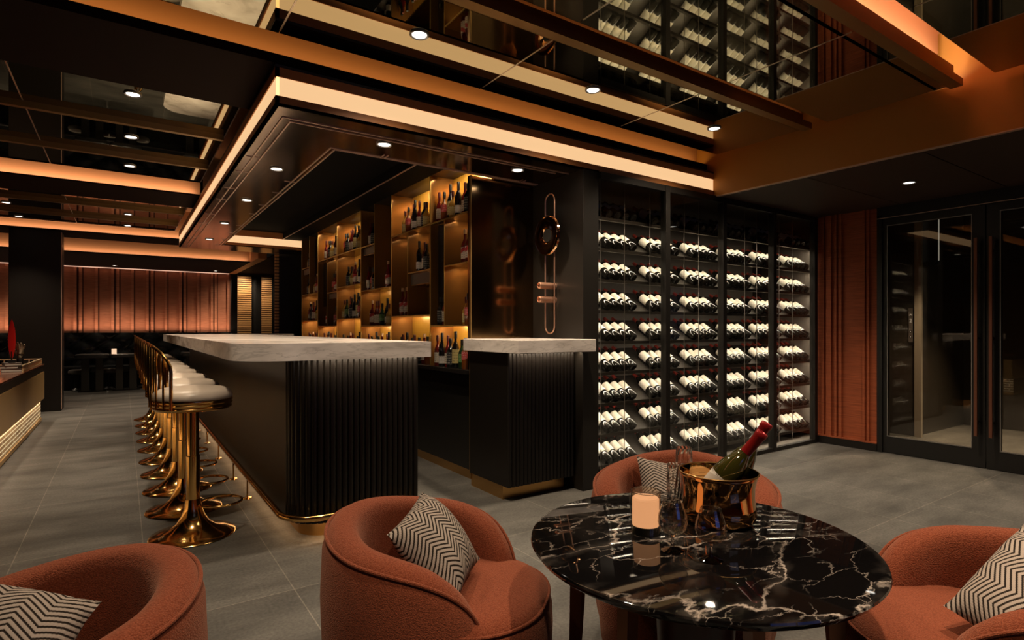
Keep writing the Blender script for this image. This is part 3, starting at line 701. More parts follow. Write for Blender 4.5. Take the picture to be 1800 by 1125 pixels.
def ymid(i, f): return YB[i] + (YB[i+1]-YB[i])*f
# columns counted from the near end
c = 0; a, b = YB[0]+0.04, YB[1]; mdl = ymid(0, 0.62)
shelf(a, b, 2.113, 0.5); sub(mdl, 1.23, 2.105); shelf(a, mdl, 1.722, 0.5); shelf(a, b, 1.23, LED)
panel(mdl, b, 1.23, 2.11, m_navy, 2.27)
c = 1; a, b = YB[1], YB[2]; mdl = ymid(1, 0.55)
shelf(a, b, 2.113, 0.5); sub(mdl, 1.325, 2.105); shelf(a, mdl, 1.722, 0.4); drawer(a, mdl, 1.60, 1.714); shelf(a, b, 1.325, LED); panel(a, mdl, 1.325, 1.6, m_amber2, 2.38)
panel(mdl, b, 1.72, 2.11, m_amber2, 2.38)
c = 2; a, b = YB[2], YB[3]; mdl = ymid(2, 0.53)
sub(mdl, 1.624, 2.525); shelf(mdl, b, 2.11, 0.2); drawer(mdl, b, 2.01, 2.102); shelf(a, b, 1.624, 0.7); shelf(a, b, 1.234, LED); panel(a, mdl, 1.9, 2.525, m_amber2, 2.38); panel(mdl, b, 2.11, 2.525, m_navy, 2.38); panel(mdl, b, 1.624, 2.01, m_navy, 2.38)
c = 3; a, b = YB[3], YB[4]
shelf(a, b, 2.118, 0.6); shelf(a, b, 1.712, 0.8); shelf(a, b, 1.323, LED)
c = 4; a, b = YB[4], YB[5]; mdl = ymid(4, 0.5)
shelf(a, b, 2.12, 0.4); sub(mdl, 1.237, 2.11); shelf(a, mdl, 1.67, 0.3); drawer(a, mdl, 1.58, 1.662); shelf(a, b, 1.237, LED); panel(mdl, b, 1.5, 2.11, m_navy, 2.27); panel(a, mdl, 1.67, 2.1, m_navy, 2.38)
c = 5; a, b = YB[5], YB[6]; mdl = ymid(5, 0.5)
sub(mdl, 1.70, 2.525); shelf(mdl, b, 2.09, 0.2); drawer(mdl, b, 1.99, 2.082); shelf(a, b, 1.70, 0.7); shelf(a, b, 1.32, LED); panel(a, mdl, 1.95, 2.525, m_navy, 2.27); panel(mdl, b, 2.09, 2.525, m_navy, 2.38)
for i in (0, 1, 3, 4): area('top_led', (2.27-2.2, (YB[i]+YB[i+1])/2-3.79, 2.515), (0, R_(-25), 0), 0.02, 0.5, 3.0, WARM, bw)

# ---- spirit bottles: a few kinds, copied
g_amber = M('amber_spirit', (0.17, 0.045, 0.008), 0.06, coat=0.4); g_red = M('ruby_spirit', (0.12, 0.008, 0.006), 0.06, coat=0.4)
g_dark = M('black_glass_bottle', (0.006, 0.006, 0.006), 0.07, coat=0.4); g_green = M('green_glass_bottle', (0.012, 0.035, 0.010), 0.07, coat=0.4); g_gold = M('pale_gold_spirit', (0.36, 0.20, 0.035), 0.06, coat=0.4)
k_black = M('black_cap', (0.008, 0.008, 0.008), 0.35); k_cork = M('tan_cork', (0.55, 0.33, 0.17), 0.6); k_red = M('red_cap', (0.07, 0.009, 0.008), 0.35); k_gold = M('gold_cap', (0.6, 0.42, 0.16), 0.3, 0.8)
l_cream = mat_label('cream_label', (0.62, 0.55, 0.44), (0.05, 0.03, 0.02)); l_redband = mat_label('cream_label_red_band', (0.66, 0.56, 0.46), (0.08, 0.03, 0.02), (0.42, 0.02, 0.02))
l_black = mat_label('black_label', (0.02, 0.02, 0.02), (0.5, 0.48, 0.42)); l_yellow = mat_label('yellow_label', (0.50, 0.40, 0.16), (0.05, 0.04, 0.02)); l_green = mat_label('green_label', (0.05, 0.16, 0.03), (0.5, 0.5, 0.35))
l_badge = mat_label('red_badge', (0.42, 0.03, 0.03), (0.7, 0.6, 0.55)); l_white = mat_label('white_label', (0.66, 0.62, 0.56), (0.15, 0.12, 0.1))
def bottle_kind(name, h, r, sh, neck, glass, cap, caph, label, lz0, lz1, adj, badge=False):
    t = thing(name, adj, 'bottle')
    bm = NB(); lathe(bm, [(0, 0.004), (r*0.85, 0.0), (r, 0.008), (r, h*sh), (r*0.93, h*(sh+0.05)), (neck*1.5, h*(sh+0.16)), (neck, h*(sh+0.21)), (neck, h-caph), (0, h-caph)], 18)
    obj('glass_body', bm, glass, t, smooth=True)
    bm = NB(); lathe(bm, [(0, h-caph), (neck*1.12, h-caph), (neck*1.15, h-0.004), (neck*1.0, h), (0, h)], 14); obj('cap', bm, cap, t, smooth=True)
    bm = NB()
    a0, a1 = PI*0.45, PI*1.55           # faces the bar, local -X
    n = 12; va = []; vb = []
    for i in range(n+1):
        a = a0 + (a1-a0)*i/n; q = r+0.0006
        if badge: f = abs(2*i/n-1); lo = lz0+(lz1-lz0)*0.9*f**2*0.5; hi = lz1-(lz1-lz0)*0.10*f**2
        else: lo, hi = lz0, lz1
        va.append(bm.verts.new((q*math.cos(a), q*math.sin(a), lo*h))); vb.append(bm.verts.new((q*math.cos(a), q*math.sin(a), hi*h)))
    for i in range(n): bm.faces.new((va[i], va[i+1], vb[i+1], vb[i]))
    obj('paper_label', bm, label, t, smooth=True)
    t['adj'] = adj; return t
K = {
 'wh': ('whisky_bottle', 0.275, 0.032, 0.52, 0.0115, g_red, k_cork, 0.035, l_redband, 0.14, 0.48, 'ruby bottle with tan cork'),
 'rd': ('liqueur_bottle', 0.265, 0.029, 0.50, 0.011, g_red, k_red, 0.05, l_cream, 0.12, 0.45, 'red bottle with red cap'),
 'bk': ('rum_bottle', 0.285, 0.030, 0.55, 0.0115, g_dark, k_black, 0.06, l_white, 0.10, 0.32, 'black bottle, low white label'),
 'sq': ('bourbon_bottle', 0.24, 0.033, 0.55, 0.0115, g_dark, k_black, 0.04, l_black, 0.10, 0.52, 'squat dark bottle, black label'),
 'am': ('brandy_bottle', 0.25, 0.031, 0.50, 0.0115, g_amber, k_black, 0.05, l_badge, 0.30, 0.56, 'amber bottle, red shield badge', True),
 'gd': ('vermouth_bottle', 0.225, 0.034, 0.48, 0.0115, g_gold, k_red, 0.05, l_yellow, 0.10, 0.42, 'squat golden bottle, yellow label'),
 'gn': ('herbal_liqueur_bottle', 0.235, 0.031, 0.52, 0.0115, g_green, k_black, 0.045, l_green, 0.22, 0.50, 'green bottle, green label'),
 'yl': ('aperitif_bottle', 0.30, 0.030, 0.52, 0.0115, g_dark, k_black, 0.06, l_yellow, 0.14, 0.52, 'tall dark bottle, yellow label'),
}
protos = {k: bottle_kind(*v) for k, v in K.items()}
used = set()
BAY = ['nearest', 'second', 'third', 'fourth', 'fifth', 'farthest']
def put_bottles(bay, y0, y1, z, kinds, where, x=2.25, dep=0.05):
    """bottles stand from the near (small Y) end"""
    n = len(kinds)
    for i, k in enumerate(kinds):
        yy = y0 + (y1-y0)*((i+0.5)/n) + random.uniform(-0.006, 0.006); xx = x + (0.3*dep if i % 3 == 1 else 0) + random.uniform(0, 0.010)
        p = protos[k]; ad = p['adj']
        lab = '%s, %s from right, %s, %s shelving bay' % (ad, ORD[i], where, BAY[bay])
        if k not in used: o = p; used.add(k)
        else: o = dup(p, (0,0,0), (0,0,0), lab)
        o.location = (xx, yy, z); o.rotation_euler = (0, 0, random.uniform(-0.3, 0.3)+0.45); o['label'] = lab; o['group'] = 'bottles on the back bar shelving'
def span(i, f0, f1): return ymid(i, 0.13+0.85*f0), ymid(i, 0.13+0.85*f1)
a0 = YB[0]+0.085
put_bottles(0, a0, 4.45, 2.113, ['sq', 'rd', 'bk', 'gd', 'yl', 'am', 'rd'], 'top shelf')
put_bottles(0, a0, 4.03, 1.722, ['wh', 'wh'], 'middle right shelf')
put_bottles(0, a0, 4.00, 1.23, ['am', 'gd'], 'low right shelf')
put_bottles(0, 4.235, 4.42, 1.23, ['rd', 'sq'], 'low left shelf', x=2.24, dep=0.02)
put_bottles(0, a0, 4.44, CT, ['am', 'gn', 'yl', 'sq', 'rd', 'bk', 'rd'], 'bottom counter', x=2.225)
put_bottles(1, *span(1, 0.04, 0.80), 2.113, ['gd', 'sq', 'rd', 'bk', 'rd', 'am', 'gd'], 'top shelf')
put_bottles(1, *span(1, 0.05, 0.34), 1.722, ['sq', 'rd', 'bk'], 'right shelf')
put_bottles(1, *span(1, 0.62, 0.90), 1.325, ['wh', 'wh'], 'left shelf', x=2.245, dep=0.03)
put_bottles(1, *span(1, 0.03, 0.97), CT, ['am', 'wh', 'sq', 'rd', 'gn', 'bk', 'rd', 'sq'], 'bottom counter')
put_bottles(2, *span(2, 0.62, 0.92), 2.11, ['sq', 'rd'], 'top left shelf')
put_bottles(2, *span(2, 0.06, 0.22), 1.624, ['wh'], 'middle right shelf')
put_bottles(2, *span(2, 0.60, 0.95), 1.624, ['sq', 'am', 'rd'], 'middle left shelf')
put_bottles(2, *span(2, 0.05, 0.80), 1.234, ['gd', 'bk', 'gn', 'rd', 'rd', 'wh'], 'low shelf')
put_bottles(2, *span(2, 0.04, 0.96), CT, ['bk', 'rd', 'wh', 'sq', 'bk', 'gn', 'rd'], 'bottom counter')
put_bottles(3, *span(3, 0.04, 0.85), 2.118, ['gd', 'bk', 'yl', 'rd', 'rd', 'sq', 'am'], 'top shelf')
put_bottles(3, *span(3, 0.04, 0.70), 1.712, ['bk', 'yl', 'wh', 'gd', 'gn', 'sq'], 'middle shelf')
put_bottles(3, *span(3, 0.04, 0.90), 1.323, ['am', 'yl', 'bk', 'sq', 'rd', 'gn', 'gd'], 'low shelf')
put_bottles(3, *span(3, 0.04, 0.96), CT, ['bk', 'gn', 'rd', 'wh', 'sq', 'am'], 'bottom counter')
put_bottles(4, *span(4, 0.04, 0.80), 2.12, ['rd', 'bk', 'gd', 'sq', 'am', 'rd'], 'top shelf')
put_bottles(4, *span(4, 0.06, 0.42), 1.67, ['wh', 'am'], 'middle right shelf')
put_bottles(4, *span(4, 0.06, 0.22), 1.237, ['am'], 'low right shelf')
put_bottles(4, *span(4, 0.56, 0.75), 1.237, ['wh'], 'low left shelf')
put_bottles(4, *span(4, 0.04, 0.96), CT, ['bk', 'sq', 'rd', 'bk', 'wh', 'rd'], 'bottom counter')
put_bottles(5, *span(5, 0.60, 0.92), 2.09, ['sq', 'gd'], 'top left shelf')
put_bottles(5, *span(5, 0.60, 0.92), 1.70, ['gd', 'sq'], 'middle left shelf')
put_bottles(5, *span(5, 0.06, 0.40), 1.70, ['wh', 'gd'], 'middle right shelf')
put_bottles(5, *span(5, 0.04, 0.80), 1.32, ['gd', 'bk', 'rd', 'sq', 'wh'], 'low shelf')
put_bottles(5, *span(5, 0.04, 0.94), CT, ['bk', 'rd', 'wh', 'sq', 'rd'], 'bottom counter')

# ------------------------------------------------------------------ wine cabinet
WX0, WX1, WY0, WY1 = 2.955, 6.42, 3.17, 4.02
wc = thing('wine_cabinet', 'glass-fronted floor-to-ceiling wine cabinet with lit racks', 'wine cabinet', (WX0, WY0, 0))
def Lw(x0, x1, y0, y1, z0, z1): return (x0-WX0, x1-WX0, y0-WY0, y1-WY0, z0, z1)
boxobj('back_panel', Lw(WX0, WX1, WY1, WY1+0.03, 0, LOWC), m_rackback, wc)
boxobj('side_panel', Lw(WX1, WX1+0.03, 3.18, WY1+0.03, 0, LOWC), m_rackback, wc)
boxobj('side_panel', Lw(WX0, WX0+0.01, 3.30, WY1, 0, LOWC), m_rackback, wc)
boxobj('top_panel', Lw(WX0, WX1, 3.19, WY1, LOWC-0.03, LOWC), m_rack, wc)
boxobj('floor_panel', Lw(WX0, WX1, 3.19, WY1, 0.0, 0.012), m_rackback, wc)
boxobj('bottom_rail', Lw(WX0, 6.05, 3.145, 3.195, 0.0, 0.035), m_frame, wc)
boxobj('top_rail', Lw(WX0, 6.05, 3.145, 3.195, LOWC-0.05, LOWC), m_frame, wc)
posts = [3.703, 4.465, 5.262, 6.03]
for x in posts: boxobj('frame_post', Lw(x-0.026, x+0.026, 3.14, 3.20, 0, LOWC), m_frame, wc, bevel=0.003)
xs = [2.957] + posts
for x0, x1 in zip(xs, xs[1:]): boxobj('glass_pane', Lw(x0+0.026, x1-0.026, 3.166, 3.174, 0.035, LOWC-0.05), m_pane, wc)
NR = 9; ZS = [0.085 + 0.2506*k for k in range(NR)]
for k, z in enumerate(ZS):
    bm = NB(); box(bm, 2.965-WX0, WX1-WX0, 3.37-WY0, 3.40-WY0, z-0.012, z+0.012)
    v = [bm.verts.new(p) for p in ((2.965-WX0, 3.40-WY0, z+0.004), (WX1-WX0, 3.40-WY0, z+0.004), (WX1-WX0, 3.70-WY0, z+0.19), (2.965-WX0, 3.70-WY0, z+0.19))]
    v2 = [bm.verts.new(q.co + Vector((0, 0.004, -0.008))) for q in v]
    bm.faces.new(v); bm.faces.new(v2[::-1])
    for i in range(4): bm.faces.new((v[i], v2[i], v2[(i+1) % 4], v[(i+1) % 4]))
    obj('rack_shelf', bm, m_rack, wc)
    if k: area('rack_led', ((2.98+WX1)/2-WX0, 3.385-WY0, z-0.016), (R_(16), 0, 0), WX1-3.0, 0.012, 7.0, (1.0, 0.86, 0.68), wc)
for i, x in enumerate((3.10, 3.36, 3.66, 4.10, 4.30, 4.62, 5.0, 5.20, 5.60, 5.85, 6.2)):
    bm = NB(); tube(bm, [(x-WX0, 3.30-WY0, 0.03), (x-WX0, 3.30-WY0, LOWC-0.03)], 0.0035, 6); obj('suspension_rod', bm, m_rod, wc)
bm = NB(); h = 0.30; r = 0.037
wbt = thing('wine_bottle', 'x', 'bottle')
lathe(bm, [(0, 0.012), (0.02, 0.004), (r*0.92, 0.0), (r, 0.006), (r, 0.185), (r*0.9, 0.203), (0.019, 0.232), (0.0145, 0.245), (0.0145, h-0.002), (0, h-0.002)], 18); obj('glass_body', bm, m_wineglass, wbt, smooth=True)
bm = NB(); lathe(bm, [(r+0.0005, 0.086), (r+0.0005, 0.180)], 18); obj('paper_label', bm, m_winelabel, wbt, smooth=True)
bm = NB(); lathe(bm, [(0.0152, 0.248), (0.0152, h), (0, h)], 14); obj('capsule', bm, m_winecap, wbt, smooth=True)
GX = [3.262, 3.81, 4.357, 4.905, 5.45, 6.0]; PITCH = 0.095; TILT = R_(33)
ROWN = ['lowest', 'second lowest', 'third lowest', 'fourth lowest', 'middle', 'fourth highest', 'third highest', 'second highest', 'highest']
GRN = ['leftmost', 'second', 'third', 'fourth', 'fifth', 'rightmost']
fw_ = True
for k, z in enumerate(ZS):
    for gi, gx in enumerate(GX):
        for i in range(4):
            lab = 'dark wine bottle, %s from left, %s group, %s rack of glass wine cabinet' % (ORD[i], GRN[gi], ROWN[k])
            loc = (gx + PITCH*i, 3.378, z + 0.040); rot = (-(PI/2 - TILT), 0, random.uniform(-0.01, 0.01))
            if fw_: o = wbt; fw_ = False; o.location = loc; o.rotation_euler = rot; o['label'] = lab; o['group'] = 'wine bottles racked in the glass cabinet'
            else: dup(wbt, loc, rot, lab, 'wine bottles racked in the glass cabinet')

# ------------------------------------------------------------------ bar stools
st = thing('bar_stool', 'x', 'bar stool', group='gold bar stools along the bar')
bm = NB(); lathe(bm, [(0.0, 0.0), (0.222, 0.0), (0.226, 0.005), (0.220, 0.012), (0.17, 0.024), (0.12, 0.045), (0.085, 0.075), (0.062, 0.115), (0.047, 0.16), (0.040, 0.21), (0, 0.21)], 56); obj('trumpet_base', bm, m_brass, st, smooth=True, ang=60)
bm = NB(); lathe(bm, [(0.036, 0.19), (0.036, 0.46), (0.032, 0.465), (0.032, 0.74), (0.0, 0.74)], 28); obj('column', bm, m_brass, st, smooth=True)
bm = NB(); tube(bm, [(0.145+0.115*math.cos(2*PI*i/36), 0.115*math.sin(2*PI*i/36), 0.17) for i in range(36)], 0.008, 10, closed=True); obj('foot_ring', bm, m_brass, st, smooth=True)
bm = NB(); lathe(bm, [(0, 0.735), (0.19, 0.735), (0.202, 0.742), (0.206, 0.750), (0.200, 0.757), (0.206, 0.764), (0.209, 0.772), (0.203, 0.779), (0.209, 0.786), (0.207, 0.795), (0.19, 0.80), (0, 0.80)], 56); obj('seat_rim', bm, m_brass, st, smooth=True, ang=60)
bm = NB(); lathe(bm, [(0, 0.79), (0.195, 0.79), (0.207, 0.805), (0.205, 0.825), (0.19, 0.845), (0.16, 0.857), (0.10, 0.864), (0, 0.866)], 48); obj('seat_cushion', bm, m_cream, st, smooth=True, ang=60)
# spindle back: an arched hoop with rods behind the sitter (local -X)
def bk(a, z): return (-0.01-0.205*math.cos(a), 0.205*math.sin(a), z)
hoop = [bk(-1.0 + 0.06*0, 0.76 + 0.02*i) for i in range(10)]
A = 1.0
hoop = [bk(-A, 0.75 + 0.21*i/6) for i in range(6)] + [bk(-A*math.cos(PI*i/16), 0.96 + 0.15*math.sin(PI*i/16)) for i in range(17)] + [bk(A, 0.96 - 0.21*i/6) for i in range(1, 7)]
bm = NB(); tube(bm, hoop, 0.009, 10); obj('back_hoop', bm, m_brass, st, smooth=True)
for i in range(7):
    a = -0.78 + 1.56*i/6
    zt_ = 0.96 + 0.15*math.sqrt(max(0, 1-(a/A)**2))
    bm = NB(); tube(bm, [bk(a, 0.76), bk(a, zt_)], 0.0055, 8); obj('back_rod', bm, m_brass, st, smooth=True)
for i in range(10):
    lab = 'gold spindle-back bar stool with cream seat, %s' % (['nearest of the row along the bar', 'second from the near end of the row', 'third from the near end of the row', 'fourth from the near end of the row', 'fifth from the near end of the row', 'fifth from the far end of the row', 'fourth from the far end of the row', 'third from the far end of the row', 'second from the far end of the row', 'farthest of the row along the bar'][i])
    loc = (0.335, 3.79 + 0.572*i, 0)
    if i == 0: st.location = loc; st['label'] = lab
    else: dup(st, loc, (0, 0, random.uniform(-0.04, 0.04)), lab)

# ------------------------------------------------------------------ lounge armchairs
def sm(t): t = max(0, min(1, t)); return t*t*(3-2*t)
def armchair(loc, face, scale, label):
    t = thing('armchair', label, 'armchair', (loc[0], loc[1], 0), math.atan2(face[1], face[0]), 'terracotta lounge chairs')
    t.scale = (scale, scale, scale)
    # shell: swept round the back; local +X is the front
    n = 84; A = R_(140); rx, ry = 0.32, 0.325; th = 0.10
    def ztop(a):
        f = abs(a)/A
        g_ = max(0.0, (f-0.55)/0.45); return 0.635 - 0.05*sm(f/0.7) - 0.235*(1-math.sqrt(max(0, 1-g_**2.2)))
    bm = NB(); rings = []; pipe = []
    for i in range(n+1):
        a = -A + 2*A*i/n; zt = ztop(a); dx, dy = -math.cos(a), math.sin(a)
        f = abs(a)/A; tt = th*(1 - 0.25*sm((f-0.8)/0.2))
        pr = [(0.0-0.03, 0.02), (0.0-0.008, 0.10), (0.012, 0.25), (0.018, zt*0.66), (0.012, zt-0.07), (0.0, zt-0.03), (-0.012, zt-0.012), (-0.030, zt-0.001), (-tt*0.5, zt+0.004), (-tt+0.022, zt-0.004), (-tt+0.008, zt-0.016), (-tt-0.002, zt-0.045), (-tt-0.008, zt-0.10), (-tt-0.004, 0.36), (-tt, 0.30)]
        ring = [bm.verts.new(((rx+o)*dx, (ry+o)*dy, z)) for o, z in pr]; rings.append(ring)
        pipe.append(((rx+0.001)*dx, (ry+0.001)*dy, zt-0.022))
    for p, q in zip(rings, rings[1:]):
        for k in range(len(p)-1): bm.faces.new((p[k], q[k], q[k+1], p[k+1]))
    for rg in (rings[0], rings[-1]):
        cen = sum((v.co for v in rg), Vector())/len(rg)
        d = Vector((0.03, 0, 0)); cv = bm.verts.new(cen + d)
        # rounded end
        mid = [bm.verts.new(v.co.lerp(cen, 0.35) + d*0.8) for v in rg]
        m_ = len(rg)
        for k in range(m_): bm.faces.new((rg[k], rg[(k+1) % m_], mid[(k+1) % m_], mid[k])); bm.faces.new((mid[k], mid[(k+1) % m_], cv))
    obj('back_shell', bm, m_terra, t, smooth=True, ang=80)
    e0, e1 = pipe[0], pipe[-1]
    pp_ = [(e0[0]+0.03, e0[1]+0.02*0, 0.06), (e0[0]+0.032, e0[1], 0.22), (e0[0]+0.02, e0[1], e0[2]-0.06)] + pipe + [(e1[0]+0.02, e1[1], e1[2]-0.06), (e1[0]+0.032, e1[1], 0.22), (e1[0]+0.03, e1[1], 0.06)]
    bm = NB(); tube(bm, pp_, 0.0055, 8); obj('piping', bm, m_terra, t, smooth=True)
    # seat: a deep round cushion running forward out of the shell, down to the floor
    bm = NB(); seg = 48; rings = []
    for s_, z in ((0.86, 0.02), (0.95, 0.06), (0.985, 0.16), (1.0, 0.28), (0.99, 0.345), (0.955, 0.385), (0.89, 0.405), (0.76, 0.415), (0.45, 0.42)):
        ring = []
        for k in range(seg):
            a = 2*PI*k/seg; ca, sa = math.cos(a), math.sin(a)
            ex = 2/2.6; x = 0.30*math.copysign(abs(ca)**ex, ca); y = 0.292*math.copysign(abs(sa)**ex, sa)
            x = x*1.0 + 0.10 if x > 0 else x*0.85 + 0.10
            y *= 1.0 if x < 0.15 else 1.0 - 0.10*((x-0.15)/0.25)**2
            ring.append(bm.verts.new((0.10+(x-0.10)*s_, y*s_, z)))
        rings.append(ring)
    for p, q in zip(rings, rings[1:]):
        for k in range(seg): bm.faces.new((p[k], p[(k+1) % seg], q[(k+1) % seg], q[k]))
    cv = bm.verts.new((0.10, 0, 0.42))
    for k in range(seg): bm.faces.new((rings[-1][k], rings[-1][(k+1) % seg], cv))
    bm.faces.new(rings[0][::-1])
    pts = [v.co.copy() for v in rings[5]]
    se = obj('seat', bm, m_terra, t, smooth=True, ang=80)
    bm = NB(); fr = [p for p in pts if p.x > 0.05]
    fr.sort(key=lambda p: math.atan2(p.y, p.x-0.1)); tube(bm, [(p.x*1.0+0.002, p.y*1.005, p.z) for p in fr], 0.005, 8); obj('seat_piping', bm, m_terra, se, smooth=True)
    return t
def cushion(c0, c1, c2, c3, th, label, sag=0.012):
    """square knitted cushion from its four corners (world), in order round the edge"""
    c = [Vector(p) for p in (c0, c1, c2, c3)]; mid = sum(c, Vector())/4
    t = bpy.data.objects.new('cushion', None); C.objects.link(t); t.location = mid; tag(t, label, 'cushion', 'herringbone cushions on the armchairs')
    nrm = (c[1]-c[0]).cross(c[3]-c[0]).normalized()
    n = 22; bm = NB(); uvl = bm.loops.layers.uv.new('UVMap')
    def pt(u, v, s):
        # edges pull in between the corners, middle puffs up
        p = (c[0]*(1-u)*(1-v) + c[1]*u*(1-v) + c[2]*u*v + c[3]*(1-u)*v) - mid
        pin = 0.10*(4*u*(1-u)*(abs(2*v-1)**2.2) + 4*v*(1-v)*(abs(2*u-1)**2.2))
        p = p*(1-pin*0.6)
        pf = (max(0, 1-abs(2*u-1)**2.4)*max(0, 1-abs(2*v-1)**2.4))**0.62
        return p + nrm*(s*th*0.5*pf + sag*(0.5*math.sin(5*u+1.2*v)*math.sin(4.3*v+0.7)))
    for s in (1, -1):
        g = [[bm.verts.new(pt(i/n, j/n, s)) for j in range(n+1)] for i in range(n+1)]
        for i in range(n):
            for j in range(n):
                f = bm.faces.new((g[i][j], g[i+1][j], g[i+1][j+1], g[i][j+1]))
                for l, (uu, vv) in zip(f.loops, ((i, j), (i+1, j), (i+1, j+1), (i, j+1))): l[uvl].uv = (uu/n, vv/n)
    bmesh.ops.remove_doubles(bm, verts=bm.verts, dist=0.0005)
    obj('knit_cover', bm, m_knit, t, smooth=True, ang=80)
    return t
armchair((0.805, 1.645), (0.67, -0.74), 0.975, 'terracotta barrel armchair in centre foreground, left of the black marble table')
armchair((1.80, 1.455), (-0.80, -0.60), 1.05, 'terracotta barrel armchair behind the black marble table, before the wine cabinet')
armchair((1.97, 0.54), (-0.70, 0.71), 0.97, 'terracotta barrel armchair right of the black marble table, cut by frame edge')
armchair((-0.15, 1.66), (-0.88, -0.47), 0.97, 'terracotta barrel armchair at bottom left corner, away from the table')
cushion(V(-0.374, 1.70, 0.585), V(-0.314, 1.98, 0.63), V(-0.105, 1.86, 0.45), V(-0.158, 1.58, 0.425), 0.17, 'grey herringbone cushion leaning in the centre foreground armchair')
cushion(V(0.517, 2.36, 0.672), V(0.851, 2.34, 0.60), V(0.80, 2.14, 0.44), V(0.499, 2.17, 0.47), 0.15, 'grey herringbone cushion in the armchair behind the table')
cushion(V(1.137, 1.50, 0.47), V(1.477, 1.64, 0.635), V(1.55, 1.36, 0.53), V(1.15, 1.22, 0.44), 0.17, 'grey herringbone cushion in the armchair at the right edge')
cushion(V(-1.36, 1.36, 0.62), V(-0.936, 1.30, 0.575), V(-0.90, 1.08, 0.47), V(-1.30, 1.10, 0.47), 0.16, 'grey herringbone cushion in the bottom left armchair')

# ------------------------------------------------------------------ table and what stands on it
TZ = 0.60; TC = (1.351, 1.049)
tb = thing('lounge_table', 'round black marble lounge table with white veins among the armchairs', 'table', (TC[0], TC[1], 0))
bm = NB(); lathe(bm, [(0, TZ-0.03), (0.445, TZ-0.03), (0.458, TZ-0.022), (0.470, TZ-0.006), (0.468, TZ-0.001), (0.462, TZ), (0, TZ)], 112); obj('marble_top', bm, m_bmarble, tb, smooth=True, ang=25)
bm = NB(); lathe(bm, [(0, 0.0), (0.15, 0.0), (0.12, 0.06), (0.105, 0.3), (0.12, TZ-0.03), (0, TZ-0.03)], 40); obj('drum_base', bm, m_walnut, tb, smooth=True)
for k in (194, 237, 320, 110):
    a = R_(k); p = Vector((math.cos(a), math.sin(a), 0)); q = Vector((-math.sin(a), math.cos(a), 0)); bm = NB()
    top = [p*0.40+q*0.014, p*0.40-q*0.014, p*0.345-q*0.014, p*0.345+q*0.014]; bot = [p*0.41+q*0.010, p*0.41-q*0.010, p*0.385-q*0.010, p*0.385+q*0.010]
    vt = [bm.verts.new(v + Vector((0, 0, TZ-0.03))) for v in top]; vb = [bm.verts.new(v) for v in bot]
    bm.faces.new(vt); bm.faces.new(vb[::-1])
    for i in range(4): bm.faces.new((vt[i], vb[i], vb[(i+1) % 4], vt[(i+1) % 4]))
    obj('leg', bm, m_tleg, tb)
cl = thing('candle_lantern', 'glowing candle on a black base in a clear glass cylinder on the marble table', 'candle', (1.270, 1.162, TZ))
bm = NB(); lathe(bm, [(0, 0.0), (0.0385, 0.0), (0.039, 0.002), (0.039, 0.024), (0, 0.024)], 36); obj('black_base', bm, m_black, cl, smooth=True)
bm = NB(); lathe(bm, [(0, 0.024), (0.0385, 0.024), (0.039, 0.028), (0.039, 0.101), (0.035, 0.105), (0, 0.102)], 36); obj('candle_body', bm, m_candle, cl, smooth=True)
bm = NB(); lathe(bm, [(0.0430, 0.0), (0.0435, 0.003), (0.0435, 0.122), (0.0430, 0.124), (0.0410, 0.122), (0.0410, 0.003), (0.0430, 0.0)], 40); obj('glass_cylinder', bm, m_candleglass, cl, smooth=True)
bm = NB(); tube(bm, [(0.0422*math.cos(2*PI*i/40), 0.0422*math.sin(2*PI*i/40), 0.123) for i in range(40)], 0.0018, 8, closed=True); obj('glass_rim', bm, m_cut, cl, smooth=True)
BK = (1.533, 1.103)
bk_ = thing('ice_bucket', 'polished gold wine bucket holding two bottles on the marble table', 'wine bucket', (BK[0], BK[1], TZ))
bm = NB(); lathe(bm, [(0, 0.0), (0.085, 0.0), (0.098, 0.004), (0.108, 0.016), (0.112, 0.032), (0.110, 0.055), (0.106, 0.085), (0.107, 0.115), (0.113, 0.142), (0.118, 0.155), (0.1165, 0.157), (0.111, 0.142), (0.104, 0.115), (0.103, 0.085), (0.107, 0.055), (0.106, 0.03), (0.09, 0.012), (0, 0.010)], 64); obj('bucket_wall', bm, m_bucket, bk_, smooth=True, ang=60)
bm = NB(); tube(bm, [(0.1172*math.cos(2*PI*i/56), 0.1172*math.sin(2*PI*i/56), 0.156) for i in range(56)], 0.0022, 8, closed=True); obj('rim_bead', bm, m_brass2, bk_, smooth=True)
def cooled(base, tip, label):
    d = (tip-base).normalized(); t = thing('champagne_bottle', label, 'bottle', base, 0, 'bottles chilling in the gold bucket')
    t.rotation_mode = 'QUATERNION'; t.rotation_quaternion = Vector((0, 0, 1)).rotation_difference(d)
    bm = NB(); lathe(bm, [(0, 0.006), (0.038, 0.0), (0.0425, 0.008), (0.0425, 0.135), (0.040, 0.160), (0.033, 0.185), (0.023, 0.207), (0.0165, 0.222), (0.0155, 0.24), (0, 0.24)], 32); obj('glass_body', bm, m_greenglass, t, smooth=True)
    bm = NB(); lathe(bm, [(0.0165, 0.226), (0.0168, 0.288), (0.0185, 0.291), (0.0185, 0.302), (0.0165, 0.306), (0.012, 0.306), (0.010, 0.303), (0, 0.303)], 24); obj('foil_capsule', bm, m_redcap, t, smooth=True)
    bm = NB(); lathe(bm, [(0.0430, 0.045), (0.0430, 0.128)], 32); obj('paper_label', bm, mat_label('ivory_wine_label_'+label[:4], (0.72, 0.66, 0.56), (0.1, 0.05, 0.03), (0.55, 0.47, 0.38)), t, smooth=True)
    return t
b1 = V(0.590, 1.775, 0.655); t1 = V(0.748, 1.700, 0.888)
